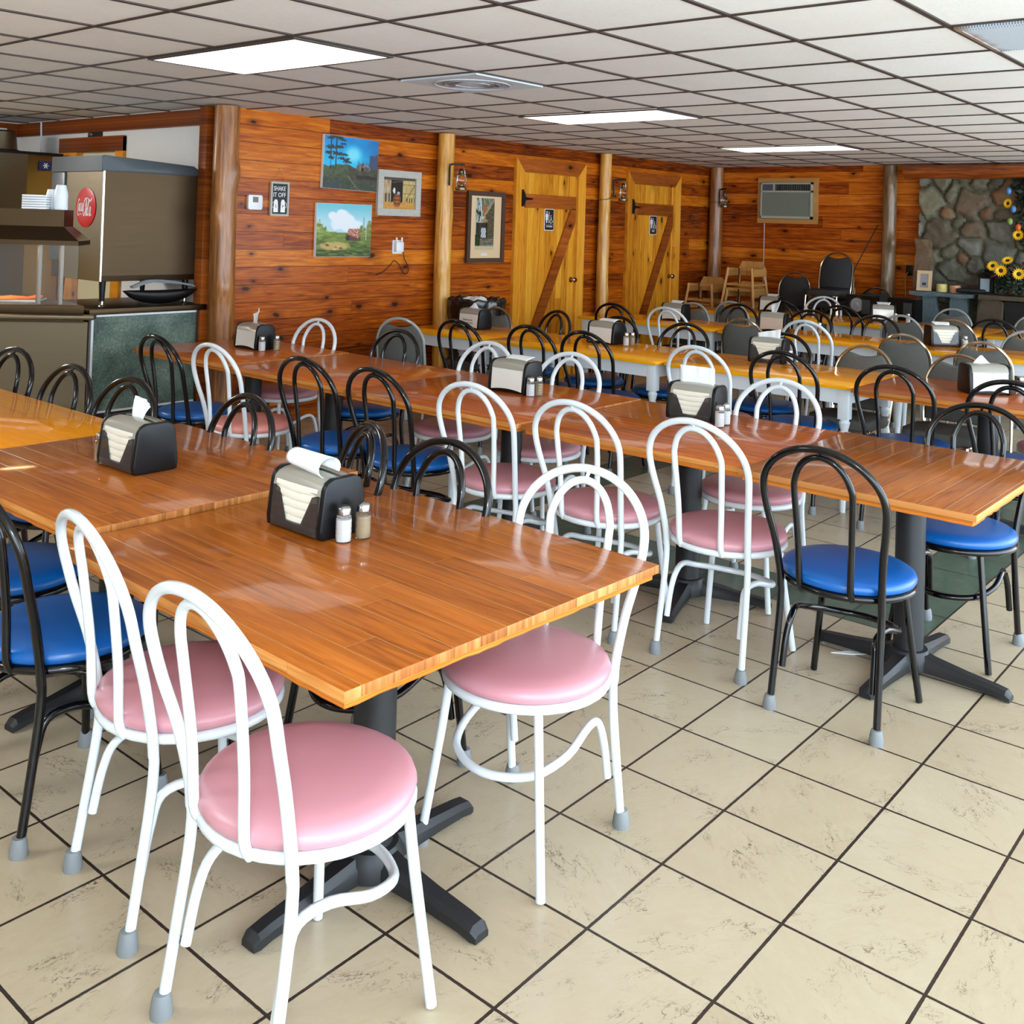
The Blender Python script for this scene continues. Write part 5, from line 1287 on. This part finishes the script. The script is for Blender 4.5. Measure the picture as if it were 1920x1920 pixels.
def sunflower(c, r, d, parent, name='sunflower'):
    d = Vector(d).normalized(); q = d.to_track_quat('Z', 'Y').to_matrix().to_4x4(); mt = Matrix.Translation(c) @ q
    bm = bmesh.new()
    for ring, nn, off, tl in ((1, 16, 0, .12), (.82, 14, .2, .3)):
        for k in range(nn):
            a = off + k * 2 * PI / nn; rot = Matrix.Rotation(a, 4, 'Z')
            P = [rot @ Vector(p) for p in ((r * .25, -.10 * r, .02 * r), (r * .7 * ring, -.13 * r, tl * r * .5), (r * ring, 0, tl * r), (r * .7 * ring, .13 * r, tl * r * .5), (r * .25, .10 * r, .02 * r))]
            bm.faces.new([bm.verts.new(mt @ p) for p in P])
    f = obj(name, bm, MT['petal'], parent, smooth=False)
    md = f.modifiers.new('t', 'SOLIDIFY'); md.thickness = .002
    bm = nlathe([(.36 * r, 0), (.36 * r, .08 * r), (.2 * r, .14 * r), (.01, .15 * r)], 16); bmesh.ops.transform(bm, matrix=mt, verts=bm.verts); obj('seed_head', bm, MT['seedhead'], f)
def leaves(bm, cs, n, size, rng):
    for k in range(n):
        c, rad = rng.choice(cs); th, ph = rng.uniform(0, 2 * PI), math.acos(rng.uniform(-1, 1)); d = Vector((math.sin(ph) * math.cos(th), math.sin(ph) * math.sin(th), math.cos(ph)))
        p = Vector(c) + Vector((d.x * rad[0], d.y * rad[1], d.z * rad[2])) * rng.uniform(.5, 1)
        s = size * rng.uniform(.6, 1.2); t1 = d.orthogonal().normalized(); t1.rotate(Matrix.Rotation(rng.uniform(0, 6.28), 3, d)); t2 = d.cross(t1)
        t1 = (t1 + d * .5).normalized()
        P = [p, p + t1 * s * .5 + t2 * s * .28, p + t1 * s, p + t1 * s * .5 - t2 * s * .28]
        bm.faces.new([bm.verts.new(q) for q in P])
t = thing('flower_arrangement', 'sunflower arrangement with dark leaves in a basket on the hearth ledge', 'flowers', (11.5, 2.86, 1.062))
rng = random.Random(11)
obj('basket', nlathe([(.07, 0), (.09, .02), (.10, .06), (.09, .08), (.08, .07)], 20), MT['dark_wood'], t)
bm = bmesh.new(); leaves(bm, [((0, 0, .18), (.13, .20, .15)), ((0, -.1, .14), (.12, .16, .13)), ((-.06, 0, .08), (.1, .16, .07))], 620, .06, rng); obj('foliage', bm, MT['leaf'], t, smooth=False)
bm = bmesh.new(); leaves(bm, [((-.04, .1, .20), (.12, .12, .06)), ((-.04, -.18, .26), (.12, .10, .10))], 130, .05, rng); obj('maroon_foliage', bm, MT['maroon'], t, smooth=False)
for (y, z, r, d) in ((.15, .29, .062, (-1, .1, .5)), (.07, .245, .066, (-1, 0, .1)), (.01, .35, .06, (-.8, 0, .8)), (-.10, .22, .066, (-1, -.1, .1))): sunflower((-.14, y, z), r, d, t)
t = thing('hanging_garland', 'dark green garland with sunflowers and coloured eggs hanging on the chimney', 'garland', (11.72, 2.72, 1.55))
bm = bmesh.new(); leaves(bm, [((0, .05, .6), (.08, .16, .2)), ((0, .02, .35), (.08, .16, .25)), ((0, -.05, .1), (.08, .16, .14))], 600, .07, rng); obj('foliage', bm, MT['leaf'], t, smooth=False)
obj('vine', ntube(spline([(.02, .1, .75), (.0, .06, .5), (.0, 0, .25), (0, -.06, -.02)], 4), .02, 8), MT['leaf'], t)
for (y, z, r, d) in ((.225, .46, .055, (-1, .5, .1)), (.12, .13, .06, (-1, .1, .1)), (-.02, .6, .06, (-1, 0, .2))): sunflower((-.09, y, z), r, d, t)
for (y, z, mm) in ((.22, .59, 'egg_blue'), (.17, .40, 'egg_blue'), (.20, .27, 'egg_green'), (.12, .21, 'egg_orange')):
    bm = bmesh.new(); bmesh.ops.create_uvsphere(bm, u_segments=16, v_segments=10, radius=.028)
    for v in bm.verts: v.co.z *= 1.3; v.co += Vector((-.10, y, z))
    obj('painted_egg', bm, MT[mm], t)

# ------------------------------------------------------------------ serving area: counter, soda machine, steam table, ice machine
t = thing('serving_counter', 'counter with a green marbled front panel beside the corner log', 'counter', (3.9, 6.95, 0))
bm = bmesh.new(); box(bm, -.42, .455, -.33, .40, .02, .925); obj('body', bm, MT['dark_wood'], t, smooth=False)
obj('toe_kick', nbox(-.40, .44, -.345, -.33, .0, .27), MT['black_ink'], t, smooth=False)
obj('front_panel', nbox(-.395, .395, -.352, -.33, .272, .912), MT['laminate'], t, smooth=False)
bm = bmesh.new(); box(bm, -.412, -.395, -.356, -.33, .262, .928); box(bm, -.412, .395, -.356, -.33, .912, .928); box(bm, -.412, .395, -.356, -.33, .258, .272)
obj('edge_trim', bm, MT['white'], t, smooth=False)
obj('countertop', nbox(-.44, .465, -.38, .42, .928, .968, bev=.003), MT['steel_dark'], t)
t = thing('soda_machine', 'stainless soda machine with a red Coca-Cola disc standing on the green-fronted counter', 'soda machine', (3.97, 7.05, .9685))
bw, y_0, y_1 = .375, -.35, .36
obj('cabinet', nbox(-bw, bw, y_0, y_1, .175, .985, bev=.003), MT['steel_dark'], t)
obj('front_plate', nbox(-bw - .004, -bw, y_0 + .004, y_0 + .53, .178, .983), MT['steel'], t, smooth=False)
obj('corner_strip', nbox(-bw - .006, -bw + .006, y_0 - .005, y_0 + .005, .175, .983), MT['lid'], t, smooth=False)
obj('side_panel', nbox(-bw + .006, bw - .004, y_0 - .003, y_0, .215, .983), MT['steel_dark'], t, smooth=False)
bm = bmesh.new(); prism(bm, [(-bw - .02, .94), (bw - .03, .94), (bw - .01, .955), (bw - .015, .995), (bw - .05, 1.015), (-bw + .02, 1.05), (-bw - .02, 1.048)], 'y', y_0 - .008, y_1 + .02, bev=.008); obj('top_cap', bm, MT['charcoal'], t)
obj('side_cap', nbox(-bw - .018, -bw + .02, y_0 + .53, y_1 + .018, .3, .938, bev=.008), MT['charcoal'], t)
bm = bmesh.new(); mt = Matrix.Translation((-bw - .004, y_0 + .225, .685)) @ Matrix.Rotation(-PI / 2, 4, 'Y')
lathe(bm, [(.138, 0), (.140, .004), (.12, .008), (.07, .012), (.005, .013)], 40); bmesh.ops.transform(bm, matrix=mt, verts=bm.verts); disc = obj('red_disc', bm, MT['red'], t, angle=80)
# flowing script lettering traced as strokes (u to the right, v up, in metres on the disc)
strokes = [[(-.088, .045), (-.100, .06), (-.112, .04), (-.120, -.01), (-.118, -.045), (-.108, -.058), (-.092, -.052), (-.07, -.044), (-.05, -.056)],
           [(-.092, .028), (-.098, .0), (-.097, -.02), (-.09, -.028), (-.083, -.01), (-.082, .015), (-.087, .026), (-.092, .016)],
           [(-.062, .025), (-.07, .028), (-.076, .008), (-.075, -.018), (-.068, -.028), (-.06, -.016)],
           [(-.04, .024), (-.05, .028), (-.056, .006), (-.055, -.018), (-.048, -.026), (-.04, -.006), (-.036, .024), (-.038, -.01), (-.034, -.026), (-.026, -.012), (-.016, .016)],
           [(.016, .03), (.012, .012), (.018, .0), (.022, .03), (.014, .062), (.0, .06), (-.016, .03), (-.024, -.015), (-.022, -.05), (-.012, -.06), (.0, -.04), (.012, -.005)],
           [(.022, .0), (.014, -.02), (.014, -.05), (.022, -.058), (.03, -.04), (.03, -.012), (.022, .0)],
           [(.04, -.02), (.05, .02), (.062, .058), (.055, .045), (.044, .01), (.036, -.035), (.040, -.058), (.05, -.045)],
           [(.014, .062), (.035, .066), (.055, .048), (.075, .046), (.095, .066), (.084, .048), (.07, .04)],
           [(.082, .002), (.074, .006), (.064, -.018), (.062, -.05), (.070, -.058), (.080, -.035), (.084, .004), (.080, -.035), (.082, -.056), (.092, -.05)]]
bm = bmesh.new()
for st in strokes:
    pts = []
    for (u, v) in spline([(a, b, 0) for a, b in st], 4) and [(p.x, p.y) for p in spline([(a, b, 0) for a, b in st], 4)]:
        uu = (u + .010) * .92; rr_ = math.hypot(uu, v); hx = (.012 + .001 * (1 - rr_ / .07)) if rr_ < .07 else (.008 + .004 * (.12 - rr_) / .05 if rr_ < .12 else .004 + .004 * (.138 - rr_) / .018); hx -= .0008
        pts.append((-bw - .0055 - hx, y_0 + .225 - uu, .685 + v))
    tube(bm, pts, lambda q: .0022 + .0012 * math.sin(q * PI), 6)
obj('script_lettering', bm, MT['white_ink'], disc)
for sx in (-1, 1):
    for y in (y_0 + .06, y_1 - .06): 
        o = obj('leg', nlathe([(.017, .035), (.024, .18)], 14, c=(sx * (bw - .05), y, 0)), MT['black_plastic'], t); obj('foot', nlathe([(.024, 0), (.022, .006), (.016, .01), (.016, .038)], 14, c=(sx * (bw - .05), y, 0)), MT['lid'], o)
bm = bmesh.new()
rings = []
for k in range(15):
    u = -1 + 2 * k / 14; x = .06 + u * .29; d = .075 * (1 - u * u) ** .6 + .004; z = .12 - .0 * u
    rings.append([bm.verts.new((x, y_0 - .005 + .04 * math.cos(a * PI / 6 ) * (.4 + .6 * (1 - u * u)), z + .02 * (u * u) + (d * (-1 if False else 1)) * (math.sin(a * PI / 6) if math.sin(a * PI / 6) < 0 else .25 * math.sin(a * PI / 6)))) for a in range(12)])
for A, B in zip(rings, rings[1:]):
    for q in range(12): bm.faces.new((A[q], A[(q + 1) % 12], B[(q + 1) % 12], B[q]))
bm.faces.new(list(reversed(rings[0]))); bm.faces.new(rings[-1])
o = tag(obj('black_tray', bm, MT['black_plastic'], loc=(3.97, 7.0, .9685 - .03)), 'black oval tray tucked under the soda machine on the counter', 'tray')
bm = bmesh.new()
for k in range(9):
    yy = -.02 + k * .006; tube(bm, spline([(-.16, yy, .13 + .003 * (k % 3)), (-.05, yy - .01, .165 + .004 * (k % 4)), (.1, yy, .175 - .006 * (k % 3)), (.26, yy, .145 + .004 * (k % 2)), (.33, yy, .13)], 5), .0055, 6)
tag(obj('hose_bundle', bm, painted('grey_hose', S(138, 142, 150), .4, .2, .05), loc=(3.97, 6.655, .9685)), 'bundle of grey drink hoses hanging below the soda machine', 'hoses')

# steam table on an angle left of the counter
A0 = Vector((3.40, 6.375)) + Vector((-.76, .65)) * .12; dv = Vector((-.76, .65)).normalized(); ev = Vector((.65, .76)).normalized()
def sp(s, e): q = A0 + dv * s + ev * e; return (q.x, q.y)
t = thing('steam_table', 'stainless steam table with a glass sneeze guard at the left edge', 'steam table', (A0.x, A0.y, 0)); off = Vector((A0.x, A0.y, 0))
def stp(name, pts, z0, z1, mat, bev=0):
    bm = bmesh.new(); prism(bm, [(p[0] - off.x, p[1] - off.y) for p in pts], 'z', z0, z1, bev=bev); return obj(name, bm, mat, t, smooth=bool(bev))
back = [sp(1.6, 0), sp(1.6, .75), sp(.42, .75), (3.30, 7.05), (3.43, 6.85)]
stp('body', [sp(-.07, .01)] + back, .27, .90, MT['steel'])
stp('deck', [sp(-.05, -.02)] + [sp(1.62, -.02)] + back[1:], .955, 1.01, MT['steel_dark'], .003)
stp('tray_rail', [sp(-.13, -.10), sp(1.62, -.10), sp(1.62, -.02), sp(-.13, -.02)], .925, .955, MT['steel'], .008)
stp('under_rail', [sp(-.05, -.02)] + [sp(1.62, -.02)] + back[1:], .90, .955, MT['steel_dark'])
for s in (.08, .9, 1.5):
    x, y = sp(s, .05); obj('leg', nlathe([(.02, 0), (.024, .02), (.022, .27)], 14, c=(x - off.x, y - off.y, 0)), MT['steel'], t)
for s in (.12, .255, .95):
    x, y = sp(s, .06); obj('guard_post', nbox(x - off.x - .011, x - off.x + .011, y - off.y - .011, y - off.y + .011, 1.01, 1.425), MT['guard'], t, smooth=False)
bm = bmesh.new()
L0 = [sp(0, -.02), sp(1.6, -.02), sp(1.6, .30), sp(0.0, .30)]; L1 = [sp(.115, .06), sp(1.6, .06), sp(1.6, .30), sp(.115, .30)]
for (P, z0, Q, z1) in ((L0, 1.40, L0, 1.43), (L0, 1.43, L1, 1.52), (L1, 1.52, L1, 1.63)):
    Av = [bm.verts.new((p[0] - off.x, p[1] - off.y, z0)) for p in P]; Bv = [bm.verts.new((p[0] - off.x, p[1] - off.y, z1)) for p in Q]
    for k in range(4): bm.faces.new((Av[k], Av[(k + 1) % 4], Bv[(k + 1) % 4], Bv[k]))
    bm.faces.new(list(reversed(Av))); bm.faces.new(Bv)
obj('canopy', bm, MT['steel_dark'], t, smooth=False)
stp('glass_guard', [sp(.0, .0), sp(1.6, .0), sp(1.6, .006), sp(.0, .006)], 1.012, 1.40, MT['glass'])
for s0, s1, mt_, nm in ((.28, .62, 'candle_p', 'baked casserole'), (.66, 1.0, 'egg_orange', 'orange stew')):
    stp('food_pan', [sp(s0, .12), sp(s1, .12), sp(s1, .36), sp(s0, .36)], 1.005, 1.03, MT['lid'], .004)
    bm = slab([(p[0] - off.x, p[1] - off.y) for p in (sp(s0 + .02, .14), sp(s1 - .02, .14), sp(s1 - .02, .34), sp(s0 + .02, .34))], 'z', 1.02, 1.042, s0, .02); obj('food', bm, simple('food_' + nm.replace(' ', '_'), S(206, 110, 40), .3), t)
hl = bpy.data.lights.new('heat_lamp', 'AREA'); hl.energy = 6; hl.size = .25; hl.color = (1, .6, .3); ho = bpy.data.objects.new('heat_lamp', hl); C.objects.link(ho); x, y = sp(.6, .22); ho.location = (x, y, 1.39)
def cup_stack(s, e, r0, r1, hh, n, label):
    x, y = sp(s, e); t = thing('foam_cup_stack', label, 'cups', (x, y, 1.631))
    prof = []
    for k in range(n): z = k * .009; prof += [(r1, z), (r1, z + .006), (r1 * .985, z + .0065)]
    prof += [(r1 * .98, n * .009), (r0, hh)]
    obj('cups', nlathe(prof, 24), MT['foam'], t, angle=30)
cup_stack(.165, .16, .030, .045, .165, 12, 'taller stack of white foam cups upside down on the steam table canopy')
cup_stack(.235, .215, .030, .043, .135, 9, 'shorter stack of white foam cups behind the foam boxes')
x, y = sp(.305, .13); t = thing('foam_tray_stack', 'stack of white foam trays on the steam table canopy at the far left', 'trays', (x, y, 1.631), math.atan2(dv.y, dv.x))
for k in range(6): obj('foam_tray', nbox(-.078, .078, -.07, .07, k * .016, k * .016 + .014, bev=.005), MT['foam'], t)

# warming cabinet behind the guard, ice machine, pot, pipes, kitchen sign
t = thing('warming_cabinet', 'stainless warming cabinet with a black curved handle behind the sneeze guard', 'cabinet', (3.05, 8.5, 0))
obj('body', nbox(-.55, .42, -.3, .36, 0, 1.36, bev=.01), MT['steel_gold_reflection'], t)
bm = bmesh.new(); tube(bm, spline([(-.54, -.315, 1.26), (-.3, -.34, 1.285), (0, -.35, 1.29), (.25, -.34, 1.28), (.41, -.315, 1.255)], 5), .022, 10); obj('curved_handle', bm, MT['black_plastic'], t)
bm = bmesh.new(); tube(bm, spline([(-.54, -.315, 1.30), (-.3, -.34, 1.325), (0, -.35, 1.33), (.25, -.34, 1.32), (.41, -.315, 1.295)], 5), .010, 10); obj('chrome_lip', bm, MT['lid'], t)
t = thing('ice_machine', 'tall stainless ice machine at the left edge behind the soda machine', 'ice machine', (3.8, 9.3, 0))
obj('cabinet', nbox(-.75, .57, -.40, .38, 0, 2.12, bev=.006), MT['steel_gold_reflection'], t)
obj('front_panel', nbox(-.75, .27, -.406, -.40, .2, 2.10), MT['steel'], t, smooth=False)
obj('lid_edge', nbox(-.76, .58, -.41, .38, 2.10, 2.125), MT['black_plastic'], t, smooth=False)
b = obj('badge', nbox(.37, .48, -.412, -.406, 1.97, 2.05), MT['blue_ink'], t, smooth=False)
bm = bmesh.new()
for k in range(3): a = k * PI / 3; tube(bm, [(.425 - .026 * math.cos(a), -.414, 2.01 - .026 * math.sin(a)), (.425 + .026 * math.cos(a), -.414, 2.01 + .026 * math.sin(a))], .004, 6)
obj('snowflake', bm, MT['white_ink'], b)
t = thing('steel_pot', 'upturned stainless pot on top of the ice machine', 'pot', (3.98, 9.2, 2.126)); obj('pot', nlathe([(.145, 0), (.15, .012), (.125, .018), (.122, .03), (.108, .17), (.09, .185), (.02, .187)], 30), MT['steel'], t)
tag(obj('white_pipe', ntube([(4.40, 9.35, 2.13), (4.42, 9.42, 2.43)], .008, 8), MT['white']), 'thin white pipe rising from behind the ice machine to the ceiling', 'pipe')
tag(obj('white_conduit', ntube([(2.6, 9.86, 2.35), (4.3, 9.86, 2.37)], .012, 8), MT['white']), 'white conduit running along the brown trim at the far left', 'pipe')
t = thing('kitchen_sign', 'small black sign above the kitchen doorway', 'sign', (4.468, 8.50, 2.315))
p = obj('plate', nbox(-.008, 0, -.12, .12, -.045, .045), MT['black_ink'], t, smooth=False)
text('lettering', 'Employees', .034, MT['grey_ink'], (-.0085, .03, .014), FACE_X, p); text('lettering', 'Only', .03, MT['grey_ink'], (-.0085, .07, -.018), FACE_X, p)
tag(obj('yellow_tag', nbox(3.66, 3.70, 6.595, 6.60, 1.16, 1.26), MT['yellow'], smooth=False), 'small yellow tag behind the steam table glass', 'tag') if False else None
tag(obj('floor_litter', nprism([(3.93, 1.60), (4.0, 1.55), (4.04, 1.47), (3.97, 1.53)], 'z', .001, .004), MT['paper'], smooth=False), 'white scrap of paper on the floor behind the right-hand pedestal', 'litter')
